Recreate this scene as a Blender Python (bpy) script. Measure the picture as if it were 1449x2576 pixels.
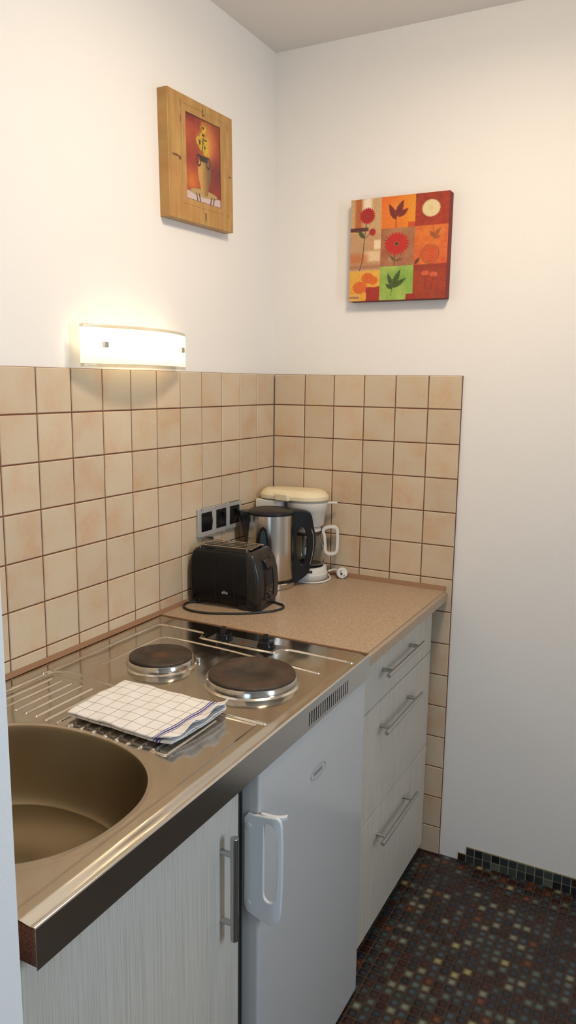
import bpy, bmesh, math, random
import numpy as np
from mathutils import Vector, Matrix

for o in list(bpy.data.objects): bpy.data.objects.remove(o)
SC = bpy.context.scene
COL = SC.collection
random.seed(4)

# ------------------------------------------------------------------ camera, light, exposure
CAM_LOC = Vector((1.2285, -2.2289, 1.5073))
F_PX = 1916.65
cam = bpy.data.cameras.new('camera'); camo = bpy.data.objects.new('camera', cam); COL.objects.link(camo)
cam.sensor_fit = 'VERTICAL'; cam.sensor_height = 36.0; cam.lens = 36.0 * F_PX / 2576.0
cam.clip_start = 0.02
_r = Matrix(((0.884142, -0.089668, 0.458534), (0.467037, 0.142230, -0.872724), (0.013038, 0.985764, 0.167629)))
camo.matrix_world = Matrix.Translation(CAM_LOC) @ _r.to_4x4()
SC.camera = camo
SC.view_settings.view_transform = 'Standard'
SC.view_settings.look = 'None'
SC.view_settings.gamma = 1.0
SC.view_settings.use_curve_mapping = False
SC.view_settings.exposure = -0.20

w = bpy.data.worlds.new('world'); SC.world = w; w.use_nodes = True
w.node_tree.nodes['Background'].inputs[0].default_value = (0.62, 0.76, 1.0, 1)
w.node_tree.nodes['Background'].inputs[1].default_value = 0.2

def light(name, kind, loc, energy, color, size=0.1, size_y=None, target=None, shape=None):
    l = bpy.data.lights.new(name, kind); l.energy = energy; l.color = color
    if kind == 'AREA':
        l.size = size
        if size_y: l.shape = 'RECTANGLE'; l.size_y = size_y
        if shape: l.shape = shape
    else:
        l.shadow_soft_size = size
    o = bpy.data.objects.new(name, l); COL.objects.link(o); o.location = loc
    if target is not None:
        o.rotation_euler = (Vector(target) - Vector(loc)).to_track_quat('-Z', 'Y').to_euler()
    return o
# warm ceiling lamp just above the frame, daylight through the window and the glazed door of the room
light('ceiling_globe', 'POINT', (0.85, -0.85, 2.34), 8.5, (1.0, 0.81, 0.59), 0.10)
light('ceiling_light', 'AREA', (0.85, -0.85, 2.40), 11.0, (1.0, 0.80, 0.57), 0.26, target=(0.80, -0.80, 0), shape='DISK')
light('window_daylight', 'AREA', (2.75, -1.45, 1.55), 29, (0.62, 0.80, 1.0), 0.32, 1.2, target=(0, -1.45, 1.3))
light('door_daylight', 'AREA', (1.55, -4.3, 1.25), 17, (0.58, 0.78, 1.0), 0.9, 2.0, target=(1.3, 0, 1.1))

# ------------------------------------------------------------------ materials
def mat(name, color=(0.8, 0.8, 0.8), rough=0.5, metal=0.0, **kw):
    m = bpy.data.materials.new(name); m.use_nodes = True
    b = m.node_tree.nodes['Principled BSDF']
    b.inputs['Base Color'].default_value = (*color, 1); b.inputs['Roughness'].default_value = rough
    b.inputs['Metallic'].default_value = metal
    for k, v in kw.items(): b.inputs[k.replace('_', ' ')].default_value = v
    return m
class NT:
    def __init__(s, m): s.t = m.node_tree; s.b = s.t.nodes['Principled BSDF']
    def n(s, typ, **kw):
        x = s.t.nodes.new(typ)
        for k, v in kw.items(): setattr(x, k, v)
        return x
    def l(s, a, b): s.t.links.new(a, b)
    def coord(s, out='Object'): return s.n('ShaderNodeTexCoord').outputs[out]
    def mapping(s, v, scale=(1, 1, 1), loc=(0, 0, 0)):
        m = s.n('ShaderNodeMapping'); m.inputs['Scale'].default_value = scale; m.inputs['Location'].default_value = loc
        s.l(v, m.inputs[0]); return m.outputs[0]
    def noise(s, v, scale, detail=3, rough=0.5, out=0):
        x = s.n('ShaderNodeTexNoise'); x.inputs['Scale'].default_value = scale; x.inputs['Detail'].default_value = detail
        x.inputs['Roughness'].default_value = rough; s.l(v, x.inputs['Vector']); return x.outputs[out]
    def ramp(s, f, stops, interp='LINEAR'):
        r = s.n('ShaderNodeValToRGB'); cr = r.color_ramp; cr.interpolation = interp
        while len(cr.elements) < len(stops): cr.elements.new(0.5)
        for e, (p, c) in zip(cr.elements, stops): e.position = p; e.color = (*c, 1) if len(c) == 3 else c
        s.l(f, r.inputs[0]); return r.outputs[0]
    def math(s, op, a, b=None, c=None):
        x = s.n('ShaderNodeMath', operation=op)
        for i, v in enumerate((a, b, c)):
            if v is None: continue
            if isinstance(v, (int, float)): x.inputs[i].default_value = v
            else: s.l(v, x.inputs[i])
        return x.outputs[0]
    def mix(s, f, a, b, blend='MIX'):
        x = s.n('ShaderNodeMix', data_type='RGBA', blend_type=blend)
        for i, v in ((0, f), (6, a), (7, b)):
            if isinstance(v, (int, float)): x.inputs[i].default_value = v
            elif isinstance(v, tuple): x.inputs[i].default_value = (*v, 1)
            else: s.l(v, x.inputs[i])
        return x.outputs[2]
    def bump(s, h, strength=0.2, dist=0.002):
        x = s.n('ShaderNodeBump'); x.inputs['Strength'].default_value = strength; x.inputs['Distance'].default_value = dist
        s.l(h, x.inputs['Height']); s.l(x.outputs[0], s.b.inputs['Normal'])
    def color(s, c): s.l(c, s.b.inputs['Base Color'])

def lin(r, g, b):
    f = lambda c: (c/255/12.92) if c/255 <= 0.04045 else ((c/255+0.055)/1.055)**2.4
    return (f(r), f(g), f(b))

M = {}
M['plaster'] = mat('plaster', (0.84, 0.82, 0.79), 0.85)
n = NT(M['plaster']); c = n.coord(); n.bump(n.noise(c, 260, 3, 0.6), 0.25, 0.0012)
M['ceiling'] = mat('ceiling_paint', (0.78, 0.75, 0.72), 0.9)
n = NT(M['ceiling']); n.bump(n.noise(n.coord(), 200, 2), 0.2, 0.001)
M['door_paint'] = mat('satin_white_paint', (0.80, 0.82, 0.84), 0.45)

m = M['tile'] = mat('tile_glaze', rough=0.33)
n = NT(m); c = n.coord()
g = n.n('ShaderNodeNewGeometry').outputs['Random Per Island']
off = n.n('ShaderNodeVectorMath', operation='MULTIPLY_ADD'); n.l(c, off.inputs[0]); off.inputs[1].default_value = (1, 1, 1)
cmb = n.n('ShaderNodeCombineXYZ'); n.l(n.math('MULTIPLY', g, 37.0), cmb.inputs[0]); n.l(n.math('MULTIPLY', g, 91.0), cmb.inputs[2]); n.l(cmb.outputs[0], off.inputs[2])
big = n.noise(off.outputs[0], 11, 2, 0.5); fine = n.noise(off.outputs[0], 75, 5, 0.7)
f = n.math('ADD', n.math('MULTIPLY', big, 0.75), n.math('MULTIPLY', fine, 0.35))
colr = n.ramp(f, [(0.48, lin(206, 189, 163)), (0.60, lin(205, 183, 154)), (0.69, lin(204, 174, 143)), (0.82, lin(201, 160, 126))])
val = n.math('ADD', n.math('MULTIPLY', g, 0.10), 0.94)
hs = n.n('ShaderNodeHueSaturation'); n.l(val, hs.inputs['Value']); n.l(colr, hs.inputs['Color']); n.color(hs.outputs[0])
n.bump(fine, 0.12, 0.001)
M['grout'] = mat('brown_grout', lin(112, 70, 48), 0.9)
n = NT(M['grout']); n.color(n.mix(n.noise(n.coord(), 120), lin(100, 60, 42), lin(128, 84, 60)))
M['seal'] = mat('brown_sealant', lin(140, 104, 76), 0.6)

# mosaic floor: one random colour per little glass tile
def mosaic(name, per_island):
    m = mat(name, rough=0.3); n = NT(m)
    P = 0.0265
    stops = [(0.0, lin(38, 40, 42)), (0.14, lin(58, 66, 66)), (0.28, lin(50, 28, 20)), (0.38, lin(44, 46, 56)),
             (0.50, lin(82, 92, 86)), (0.60, lin(62, 38, 24)), (0.68, lin(62, 72, 78)), (0.79, lin(54, 40, 32)),
             (0.87, lin(116, 122, 106)), (0.94, lin(96, 58, 34)), (0.975, lin(142, 138, 98))]
    if per_island:
        g = n.n('ShaderNodeNewGeometry').outputs['Random Per Island']
        n.color(n.ramp(g, [(p, tuple(v*0.6 for v in cc)) for p, cc in stops[:9]], 'CONSTANT')); return m
    c = n.coord(); sx = n.n('ShaderNodeSeparateXYZ'); n.l(c, sx.inputs[0])
    u = n.math('DIVIDE', sx.outputs[0], P); v = n.math('DIVIDE', sx.outputs[1], P)
    cc = n.n('ShaderNodeCombineXYZ'); n.l(n.math('FLOOR', u), cc.inputs[0]); n.l(n.math('FLOOR', v), cc.inputs[1])
    wn = n.n('ShaderNodeTexWhiteNoise', noise_dimensions='2D'); n.l(cc.outputs[0], wn.inputs['Vector'])
    col_ = n.ramp(wn.outputs['Value'], stops, 'CONSTANT')
    du = n.math('ABSOLUTE', n.math('SUBTRACT', n.math('FRACT', u), 0.5)); dv = n.math('ABSOLUTE', n.math('SUBTRACT', n.math('FRACT', v), 0.5))
    p4 = n.math('ADD', n.math('POWER', du, 5.0), n.math('POWER', dv, 5.0)); d = n.math('POWER', p4, 0.2)
    g = n.math('GREATER_THAN', d, 0.425)
    # each glass tile: pale heart, darker and browner towards its border
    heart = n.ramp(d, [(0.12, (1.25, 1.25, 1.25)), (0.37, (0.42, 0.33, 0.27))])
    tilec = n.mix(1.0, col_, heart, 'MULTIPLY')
    n.color(n.mix(g, tilec, lin(66, 46, 34)))
    h = n.ramp(d, [(0.25, (1, 1, 1)), (0.44, (0.25, 0.25, 0.25)), (0.46, (0, 0, 0))]); n.bump(h, 0.5, 0.002)
    n.l(n.math('ADD', n.math('MULTIPLY', g, 0.5), 0.30), n.b.inputs['Roughness'])
    return m
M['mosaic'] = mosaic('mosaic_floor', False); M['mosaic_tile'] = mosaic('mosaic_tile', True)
M['mosaic_grout'] = mat('mosaic_grout', lin(150, 140, 110), 0.9)

m = M['laminate'] = mat('speckled_laminate', rough=0.42); n = NT(m); c = n.coord()
n.color(n.ramp(n.noise(c, 420, 2, 0.7), [(0.35, lin(136, 114, 92)), (0.5, lin(172, 148, 122)), (0.68, lin(196, 175, 151))]))

def woodgrain(name, base, dark, axis_scale=(1, 60, 1)):
    m = mat(name, rough=0.5); n = NT(m); c = n.coord()
    a = n.noise(n.mapping(c, (200, 430, 4)), 1.0, 4, 0.7)
    n.color(n.ramp(a, [(0.36, dark), (0.52, base), (0.75, tuple(min(1, x*1.06) for x in base))])); n.bump(a, 0.1, 0.0005)
    return m
M['front'] = woodgrain('pale_grain_front', lin(206, 199, 186), lin(186, 176, 160))
M['carcass'] = mat('white_melamine', (0.70, 0.69, 0.66), 0.5)
M['fridge'] = mat('fridge_enamel', (0.53, 0.52, 0.50), 0.15)
M['fridge_plastic'] = mat('fridge_plastic', (0.68, 0.69, 0.69), 0.3)
M['grey'] = mat('grey_print', (0.25, 0.26, 0.25), 0.5)
M['dark'] = mat('dark_gap', (0.012, 0.012, 0.012), 0.8)
M['chip'] = mat('red_brown_chipboard', lin(120, 78, 62), 0.85)
n = NT(M['chip']); n.color(n.ramp(n.noise(n.coord(), 300, 3), [(0.3, lin(86, 50, 40)), (0.7, lin(140, 96, 78))]))

def steel(name, col, r, aniso=False):
    m = mat(name, col, r, 1.0); n = NT(m); c = n.coord()
    a = n.noise(n.mapping(c, (300, 6, 300)), 1.0, 3, 0.6)
    n.l(n.math('ADD', n.math('MULTIPLY', a, 0.06), r - 0.03), n.b.inputs['Roughness'])
    return m
M['steel'] = steel('hob_steel', (0.56, 0.52, 0.46), 0.125)
M['steel_basin'] = steel('basin_steel', (0.31, 0.25, 0.165), 0.38)  # same steel, with brown reflections of tiles and basin put into its colour
M['steel_strip'] = steel('strip_steel', (0.60, 0.59, 0.57), 0.20)
M['chrome'] = mat('chrome', (0.60, 0.56, 0.50), 0.14, 1.0)
M['handle'] = mat('satin_nickel', (0.50, 0.50, 0.49), 0.30, 1.0)
m = M['kettle_steel'] = mat('kettle_steel', (0.60, 0.56, 0.51), 0.21, 1.0)
M['black'] = mat('black_plastic', (0.013, 0.013, 0.014), 0.28)
M['black_gloss'] = mat('glossy_black_plastic', (0.008, 0.008, 0.009), 0.18, Specular_IOR_Level=0.22)
M['black_matt'] = mat('matt_black_plastic', (0.010, 0.011, 0.013), 0.36, Specular_IOR_Level=0.3)
M['slate'] = mat('smoked_window', (0.05, 0.075, 0.09), 0.2)
M['rubber'] = mat('black_cable', (0.015, 0.015, 0.016), 0.45)
M['white_plastic'] = mat('white_plastic', (0.74, 0.72, 0.67), 0.35)
M['cream_plastic'] = mat('cream_plastic', lin(232, 218, 184), 0.35)
M['socket_silver'] = mat('silver_plastic', (0.50, 0.49, 0.48), 0.35, 0.3)
M['brass'] = mat('pin_metal', (0.7, 0.62, 0.45), 0.25, 1.0)
M['cap'] = mat('fawn_panel', (0.30, 0.29, 0.27), 0.4, 1.0)

def glassmat(name, tint, ior=1.45, rough=0.0):
    m = mat(name, tint, rough); b = m.node_tree.nodes['Principled BSDF']
    b.inputs['Transmission Weight'].default_value = 1.0; b.inputs['IOR'].default_value = ior
    return m
M['glass'] = glassmat('carafe_glass', (0.95, 0.96, 0.93))
# frosted shade glass: lets the bulbs shine through diffusely
def frosted():
    m = bpy.data.materials.new('frosted_glass'); m.use_nodes = True; t = m.node_tree; t.nodes.clear()
    out = t.nodes.new('ShaderNodeOutputMaterial'); a = t.nodes.new('ShaderNodeBsdfTranslucent'); b = t.nodes.new('ShaderNodeBsdfDiffuse')
    g = t.nodes.new('ShaderNodeBsdfGlossy'); g.inputs['Roughness'].default_value = 0.15
    a.inputs[0].default_value = (0.95, 0.93, 0.86, 1); b.inputs[0].default_value = (0.9, 0.88, 0.82, 1)
    m1 = t.nodes.new('ShaderNodeMixShader'); m1.inputs[0].default_value = 0.35; t.links.new(a.outputs[0], m1.inputs[1]); t.links.new(b.outputs[0], m1.inputs[2])
    m2 = t.nodes.new('ShaderNodeMixShader'); m2.inputs[0].default_value = 0.06; t.links.new(m1.outputs[0], m2.inputs[1]); t.links.new(g.outputs[0], m2.inputs[2])
    e = t.nodes.new('ShaderNodeEmission'); e.inputs[0].default_value = (1.0, 0.88, 0.62, 1); e.inputs[1].default_value = 0.62
    ad = t.nodes.new('ShaderNodeAddShader'); t.links.new(m2.outputs[0], ad.inputs[0]); t.links.new(e.outputs[0], ad.inputs[1])
    t.links.new(ad.outputs[0], out.inputs[0]); return m
M['frosted'] = frosted()
def clearband():
    m = bpy.data.materials.new('clear_glass_edge'); m.use_nodes = True; t = m.node_tree; t.nodes.clear()
    out = t.nodes.new('ShaderNodeOutputMaterial'); a = t.nodes.new('ShaderNodeBsdfTransparent'); a.inputs[0].default_value = (0.86, 0.84, 0.78, 1)
    g = t.nodes.new('ShaderNodeBsdfGlossy'); g.inputs['Roughness'].default_value = 0.05
    m1 = t.nodes.new('ShaderNodeMixShader'); m1.inputs[0].default_value = 0.15; t.links.new(a.outputs[0], m1.inputs[1]); t.links.new(g.outputs[0], m1.inputs[2])
    t.links.new(m1.outputs[0], out.inputs[0]); return m
M['clear'] = clearband()
m = M['bulb'] = mat('lit_bulb', (1, 0.9, 0.7), 0.3); b = m.node_tree.nodes['Principled BSDF']
b.inputs['Emission Color'].default_value = (1, 0.80, 0.50, 1); b.inputs['Emission Strength'].default_value = 8

m = M['pine'] = mat('stained_pine', rough=0.45); n = NT(m); c = n.coord()
a = n.noise(n.mapping(c, (1, 60, 9)), 1.0, 4, 0.6); b2 = n.noise(c, 14, 2)
pine_col = (n.mix(n.ramp(b2, [(0.4, (0, 0, 0)), (0.65, (0.5, 0.5, 0.5))]), n.ramp(a, [(0.3, lin(158, 120, 62)), (0.55, lin(184, 146, 84)), (0.8, lin(198, 162, 100))]), lin(174, 118, 70)))
kw = n.noise(c, 160, 3, 0.7, out=1); wv_ = n.n('ShaderNodeVectorMath', operation='MULTIPLY_ADD'); n.l(kw, wv_.inputs[0]); wv_.inputs[1].default_value = (0.010, 0.010, 0.010); n.l(c, wv_.inputs[2])
for ky, kz, ry, rz in ((-.556, 2.072, .020, .004), (-.540, 2.068, .008, .006), (-.432, 2.203, .003, .010), (-.430, 2.195, .009, .003), (-.426, 1.948, .005, .007), (-.427, 1.938, .004, .010), (-.303, 2.068, .008, .003), (-.533, 2.200, .0022, .013), (-.533, 2.163, .0022, .011), (-.313, 2.193, .0018, .009), (-.313, 1.962, .0018, .008)):
    s1 = n.n('ShaderNodeVectorMath', operation='SUBTRACT'); n.l(wv_.outputs[0], s1.inputs[0]); s1.inputs[1].default_value = (0.005, ky+.438+.005, kz-1.92+.005)
    s2 = n.n('ShaderNodeVectorMath', operation='MULTIPLY'); n.l(s1.outputs[0], s2.inputs[0]); s2.inputs[1].default_value = (0, 1/ry, 1/rz)
    ln_ = n.n('ShaderNodeVectorMath', operation='LENGTH'); n.l(s2.outputs[0], ln_.inputs[0])
    pine_col = n.mix(n.ramp(ln_.outputs['Value'], [(0.6, (0.9,)*3), (1.5, (0, 0, 0))]), pine_col, lin(96, 56, 32))
n.color(pine_col)
def vcol(name, rough=0.5):
    m = mat(name, rough=rough); n = NT(m); a = n.n('ShaderNodeAttribute'); a.attribute_name = 'paint'; n.color(a.outputs['Color'])
    n.bump(n.noise(n.coord(), 900, 2), 0.15, 0.0004); return m
M['print'] = vcol('printed_picture', 0.45); M['canvas'] = vcol('printed_canvas', 0.6)
M['canvas_side'] = mat('canvas_edge', lin(118, 40, 34), 0.7)

# ------------------------------------------------------------------ builders
def cols(o, label=None, cat=None, group=None, kind=None):
    if label: o['label'] = label
    if cat: o['category'] = cat
    if group: o['group'] = group
    if kind: o['kind'] = kind
    return o
ORG = {}
def thing(name, loc, label, cat, group=None):
    o = bpy.data.objects.new(name, None); COL.objects.link(o); o.location = loc; o.empty_display_size = 0.05
    ORG[o] = Vector(loc); return cols(o, label, cat, group)
def link(name, me, m, parent=None, bevel=0, seg=2, smooth=True, sub=0, angle=35, solid=0):
    """me: Mesh with world coordinates"""
    if isinstance(me, bmesh.types.BMesh):
        bm = me; me = bpy.data.meshes.new(name); bmesh.ops.recalc_face_normals(bm, faces=bm.faces) if not getattr(link, 'keep', False) else None
        bm.to_mesh(me); bm.free()
    o = bpy.data.objects.new(name, me); COL.objects.link(o)
    for mm in (m if isinstance(m, (list, tuple)) else [m]): me.materials.append(mm)
    if parent is not None:
        org = ORG[parent]; ORG[o] = org; me.transform(Matrix.Translation(-org)); o.parent = parent
    else:
        vs = [v.co for v in me.vertices]
        lo = Vector([min(v[i] for v in vs) for i in range(3)]); hi = Vector([max(v[i] for v in vs) for i in range(3)])
        org = Vector(((lo.x+hi.x)/2, (lo.y+hi.y)/2, lo.z)); ORG[o] = org; me.transform(Matrix.Translation(-org)); o.location = org
    if solid:
        s = o.modifiers.new('solid', 'SOLIDIFY'); s.thickness = solid; s.offset = 0
    if bevel:
        b = o.modifiers.new('bevel', 'BEVEL'); b.width = bevel; b.segments = seg; b.limit_method = 'ANGLE'; b.angle_limit = math.radians(40); b.harden_normals = False
    if sub:
        s = o.modifiers.new('sub', 'SUBSURF'); s.levels = sub; s.render_levels = sub
    if smooth:
        for p in me.polygons: p.use_smooth = True
        me.set_sharp_from_angle(angle=math.radians(angle))
    return o
def box(bm, x0, x1, y0, y1, z0, z1, mi=0):
    vs = [bm.verts.new((x, y, z)) for x in (x0, x1) for y in (y0, y1) for z in (z0, z1)]
    for f in ((0, 1, 3, 2), (4, 6, 7, 5), (0, 4, 5, 1), (2, 3, 7, 6), (0, 2, 6, 4), (1, 5, 7, 3)):
        fc = bm.faces.new([vs[i] for i in f]); fc.material_index = mi
    return bm
def B(x0, x1, y0, y1, z0, z1): return box(bmesh.new(), x0, x1, y0, y1, z0, z1)
def tube(bm, pts, r, seg=10, closed=False, caps=True):
    pts = [Vector(p) for p in pts]; N = len(pts); rings = []
    t0 = (pts[1]-pts[0]).normalized(); up = Vector((0, 0, 1)) if abs(t0.z) < 0.9 else Vector((1, 0, 0))
    nrm = t0.cross(up).normalized()
    for i, p in enumerate(pts):
        if closed: t = (pts[(i+1) % N]-pts[i-1]).normalized()
        else: t = (pts[min(i+1, N-1)]-pts[max(i-1, 0)]).normalized()
        nrm = (nrm - t*nrm.dot(t)).normalized(); bn = t.cross(nrm)
        rr = r[i] if isinstance(r, (list, tuple)) else r
        rings.append([bm.verts.new(p + nrm*math.cos(a)*rr + bn*math.sin(a)*rr) for a in [2*math.pi*k/seg for k in range(seg)]])
    for i in range(N if closed else N-1):
        a, b = rings[i], rings[(i+1) % N]
        for k in range(seg): bm.faces.new((a[k], a[(k+1) % seg], b[(k+1) % seg], b[k]))
    if caps and not closed: bm.faces.new(rings[0][::-1]); bm.faces.new(rings[-1])
    return bm
def smoothpath(pts, n=8, closed=False):
    pts = [Vector(p) for p in pts]; N = len(pts); out = []
    for i in range(N if closed else N-1):
        p0 = pts[(i-1) % N] if closed or i > 0 else pts[i]; p1 = pts[i]; p2 = pts[(i+1) % N]; p3 = pts[(i+2) % N] if closed or i+2 < N else p2
        for k in range(n):
            t = k/n; out.append(0.5*((2*p1)+(p2-p0)*t+(2*p0-5*p1+4*p2-p3)*t*t+(3*p1-p0-3*p2+p3)*t**3))
    if not closed: out.append(pts[-1])
    return out
def lathe(bm, c, prof, seg=48, ax=(1, 0), mi=0):
    """prof: list of (r, z). closed ends if r==0"""
    cx, cy = c; rings = []
    for r, z in prof:
        if r <= 1e-6: rings.append([bm.verts.new((cx, cy, z))])
        else: rings.append([bm.verts.new((cx+r*math.cos(2*math.pi*k/seg), cy+r*math.sin(2*math.pi*k/seg), z)) for k in range(seg)])
    for a, b in zip(rings[:-1], rings[1:]):
        for k in range(seg):
            k2 = (k+1) % seg
            if len(a) == 1 and len(b) == 1: continue
            if len(a) == 1: f = (a[0], b[k], b[k2])
            elif len(b) == 1: f = (a[k], a[k2], b[0])
            else: f = (a[k], a[k2], b[k2], b[k])
            bm.faces.new(f).material_index = mi
    return bm
def prism(bm, outline, o, u, v, n, thick, holes=()):
    """outline of (a,b) in plane o + a*u + b*v, extruded by n*thick. One hole supported by bridging."""
    o, u, v, n = Vector(o), Vector(u), Vector(v), Vector(n)
    P = lambda a, b, k: o + u*a + v*b + n*(k*thick)
    if not holes:
        f0 = [bm.verts.new(P(a, b, 0)) for a, b in outline]; f1 = [bm.verts.new(P(a, b, 1)) for a, b in outline]
        bm.faces.new(f0[::-1]); bm.faces.new(f1); N = len(outline)
        for i in range(N): bm.faces.new((f0[i], f0[(i+1) % N], f1[(i+1) % N], f1[i]))
        return bm
    hole = holes[0]; N = len(outline); assert len(hole) == N
    a0 = [bm.verts.new(P(a, b, 0)) for a, b in outline]; a1 = [bm.verts.new(P(a, b, 1)) for a, b in outline]
    h0 = [bm.verts.new(P(a, b, 0)) for a, b in hole]; h1 = [bm.verts.new(P(a, b, 1)) for a, b in hole]
    for i in range(N):
        j = (i+1) % N
        bm.faces.new((a0[i], a0[j], a1[j], a1[i])); bm.faces.new((h0[j], h0[i], h1[i], h1[j]))
        bm.faces.new((a1[i], a1[j], h1[j], h1[i])); bm.faces.new((a0[j], a0[i], h0[i], h0[j]))
    return bm
def resample(poly, N):
    poly = [Vector((*p, 0)) for p in poly]; L = [0]
    for a, b in zip(poly, poly[1:]+poly[:1]): L.append(L[-1]+(b-a).length)
    out = []
    for k in range(N):
        s = L[-1]*k/N; i = max(j for j in range(len(poly)) if L[j] <= s + 1e-12)
        a, b = poly[i], poly[(i+1) % len(poly)]; t = (s-L[i])/max(1e-9, L[i+1]-L[i]); q = a.lerp(b, t); out.append((q.x, q.y))
    return out
def gridmesh(name, X, Y, Z, mask=None):
    """X,Y,Z arrays (ny,nx)"""
    ny, nx = X.shape; co = np.stack([X, Y, Z], -1).reshape(-1, 3)
    i = np.arange((ny-1)*(nx-1)); r, c_ = i//(nx-1), i % (nx-1); a = r*nx+c_
    F = np.stack([a, a+1, a+nx+1, a+nx], 1)
    if mask is not None:
        F = F[mask.reshape(-1)]; used = np.unique(F); remap = -np.ones(len(co), int); remap[used] = np.arange(len(used)); F = remap[F]; co = co[used]
    me = bpy.data.meshes.new(name); me.from_pydata(co.tolist(), [], F.tolist()); me.update(); return me

S = 0.103
W0 = -0.010   # plaster face of left wall; the tile faces lie at x = 0 and y = 0
H = 2.51
# ------------------------------------------------------------------ the room
def struct(name, bm, m, **k):
    o = link(name, bm, m, **k); o['kind'] = 'structure'; return o
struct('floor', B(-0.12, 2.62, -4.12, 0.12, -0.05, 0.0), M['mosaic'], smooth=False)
bpy.data.objects['floor'].location.z  # origin at the slab's underside
struct('ceiling', B(-0.12, 2.62, -4.12, 0.12, H, H+0.06), M['ceiling'], smooth=False)
struct('wall_left', B(-0.12, W0, -4.0, 0.12, 0, H), M['plaster'], smooth=False)
struct('wall_back', B(W0, 2.5, -W0, 0.12, 0, H), M['plaster'], smooth=False)
bm = bmesh.new()
wy0, wy1, wz0, wz1 = -1.66, -1.24, 0.95, 2.15
box(bm, 2.5, 2.62, -4.0, wy0, 0, H); box(bm, 2.5, 2.62, wy1, 0.12, 0, H); box(bm, 2.5, 2.62, wy0, wy1, 0, wz0); box(bm, 2.5, 2.62, wy0, wy1, wz1, H)
struct('wall_right', bm, M['plaster'], smooth=False)
bm = bmesh.new()
dx0, dx1, dz1 = 1.1, 2.0, 2.05
box(bm, -0.12, dx0, -4.12, -4.0, 0, H); box(bm, dx1, 2.62, -4.12, -4.0, 0, H); box(bm, dx0, dx1, -4.12, -4.0, dz1, H)
struct('wall_front', bm, M['plaster'], smooth=False)
def frame_ring(bm, ax, lo, hi, z0, z1, p0, p1, t=0.05):
    for a, b, c0, c1 in ((lo, lo+t, z0, z1), (hi-t, hi, z0, z1), (lo+t, hi-t, z0, z0+t), (lo+t, hi-t, z1-t, z1)):
        if ax == 'y': box(bm, p0, p1, a, b, c0, c1)
        else: box(bm, a, b, p0, p1, c0, c1)
bm = bmesh.new(); frame_ring(bm, 'y', wy0, wy1, wz0, wz1, 2.53, 2.59); struct('window_1', bm, M['door_paint'], smooth=False)
bm = bmesh.new(); frame_ring(bm, 'x', dx0, dx1, 0.0, dz1, -4.09, -4.03, 0.07); struct('door_1', bm, M['door_paint'], smooth=False)
# the wall end that closes the niche on the near side
bm = B(W0, 0.617, -1.84, -1.690, 0, H)
bmesh.ops.bevel(bm, geom=[e for e in bm.edges if all(v.co.x > 0.6 for v in e.verts) and abs(e.verts[0].co.z-e.verts[1].co.z) > 1], offset=0.007, segments=3, affect='EDGES')
struct('wall_near', bm, M['plaster'], smooth=True)

# tiles: bevelled tiles on brown grout
def tile_field(name, cells, plane):
    bm = bmesh.new(); J = 0.0015; e = 0.0016
    for (a0, a1, z0, z1) in cells:
        a0 += J; a1 -= J; z0 += J; z1 -= J
        if a1-a0 < 0.004 or z1-z0 < 0.004: continue
        def P(a, z, d): return (d, a, z) if plane == 'x' else (a, -d, z)
        back = [bm.verts.new(P(a, z, -0.0085)) for a, z in ((a0, z0), (a1, z0), (a1, z1), (a0, z1))]
        mid = [bm.verts.new(P(a, z, -e)) for a, z in ((a0, z0), (a1, z0), (a1, z1), (a0, z1))]
        fr = [bm.verts.new(P(a, z, 0)) for a, z in ((a0+e, z0+e), (a1-e, z0+e), (a1-e, z1-e), (a0+e, z1-e))]
        for i in range(4):
            j = (i+1) % 4; bm.faces.new((back[i], back[j], mid[j], mid[i])); bm.faces.new((mid[i], mid[j], fr[j], fr[i]))
        bm.faces.new(fr); bm.faces.new(back[::-1])
    return struct(name, bm, M['tile'], smooth=False)
zrow = lambda r: (14.93-r)*S
ZT = zrow(1)+0.0985
cells = []
for n_ in range(0, 17):
    a1 = 0.0 if n_ == 0 else -(n_+0.081)*S
    a0 = max(-1.69, -(n_+1.081)*S)
    for r in range(0, 7):
        z1 = ZT if r == 0 else zrow(r); z0 = zrow(r+1) if r < 6 else 0.880
        cells.append((a0, a1, z0, z1))
tile_field('wall_left_tiles', cells, 'x'); bpy.data.objects['wall_left_tiles'].name = 'trim_1'
cells = []; XR = 0.6262
for i in range(6):
    a0 = 0.0 if i == 0 else (i+0.095)*S; a1 = (i+1.095)*S if i < 5 else XR
    for r in range(0, 15):
        if i < 4 and r > 6: continue
        z1 = ZT if r == 0 else zrow(r); z0 = zrow(r+1) if r < 14 else 0.002
        cells.append((a0, a1, z0, z1))
tile_field('trim_2', cells, 'y')
struct('trim_3', B(W0, -0.0022, -1.69, 0.0, 0.87, ZT-0.0005), M['grout'], smooth=False)
struct('trim_4', B(0.0, XR-0.0005, 0.0022, -W0, 0.0, ZT-0.0005), M['grout'], smooth=False)
# brown sealing strips where the worktop meets the tiles
bm = bmesh.new(); prism(bm, [(0, 0), (0.010, 0), (0.007, 0.004), (0, 0.009)], (0.0002, -1.668, 0.8862), (1, 0, 0), (0, 0, 1), (0, 1, 0), 1.665); struct('trim_5', bm, M['seal'])
bm = bmesh.new(); prism(bm, [(0, 0), (-0.012, 0), (-0.009, 0.006), (0, 0.012)], (0.002, -0.0002, 0.8862), (0, 1, 0), (0, 0, 1), (1, 0, 0), 0.605); struct('trim_6', bm, M['seal'])
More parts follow.
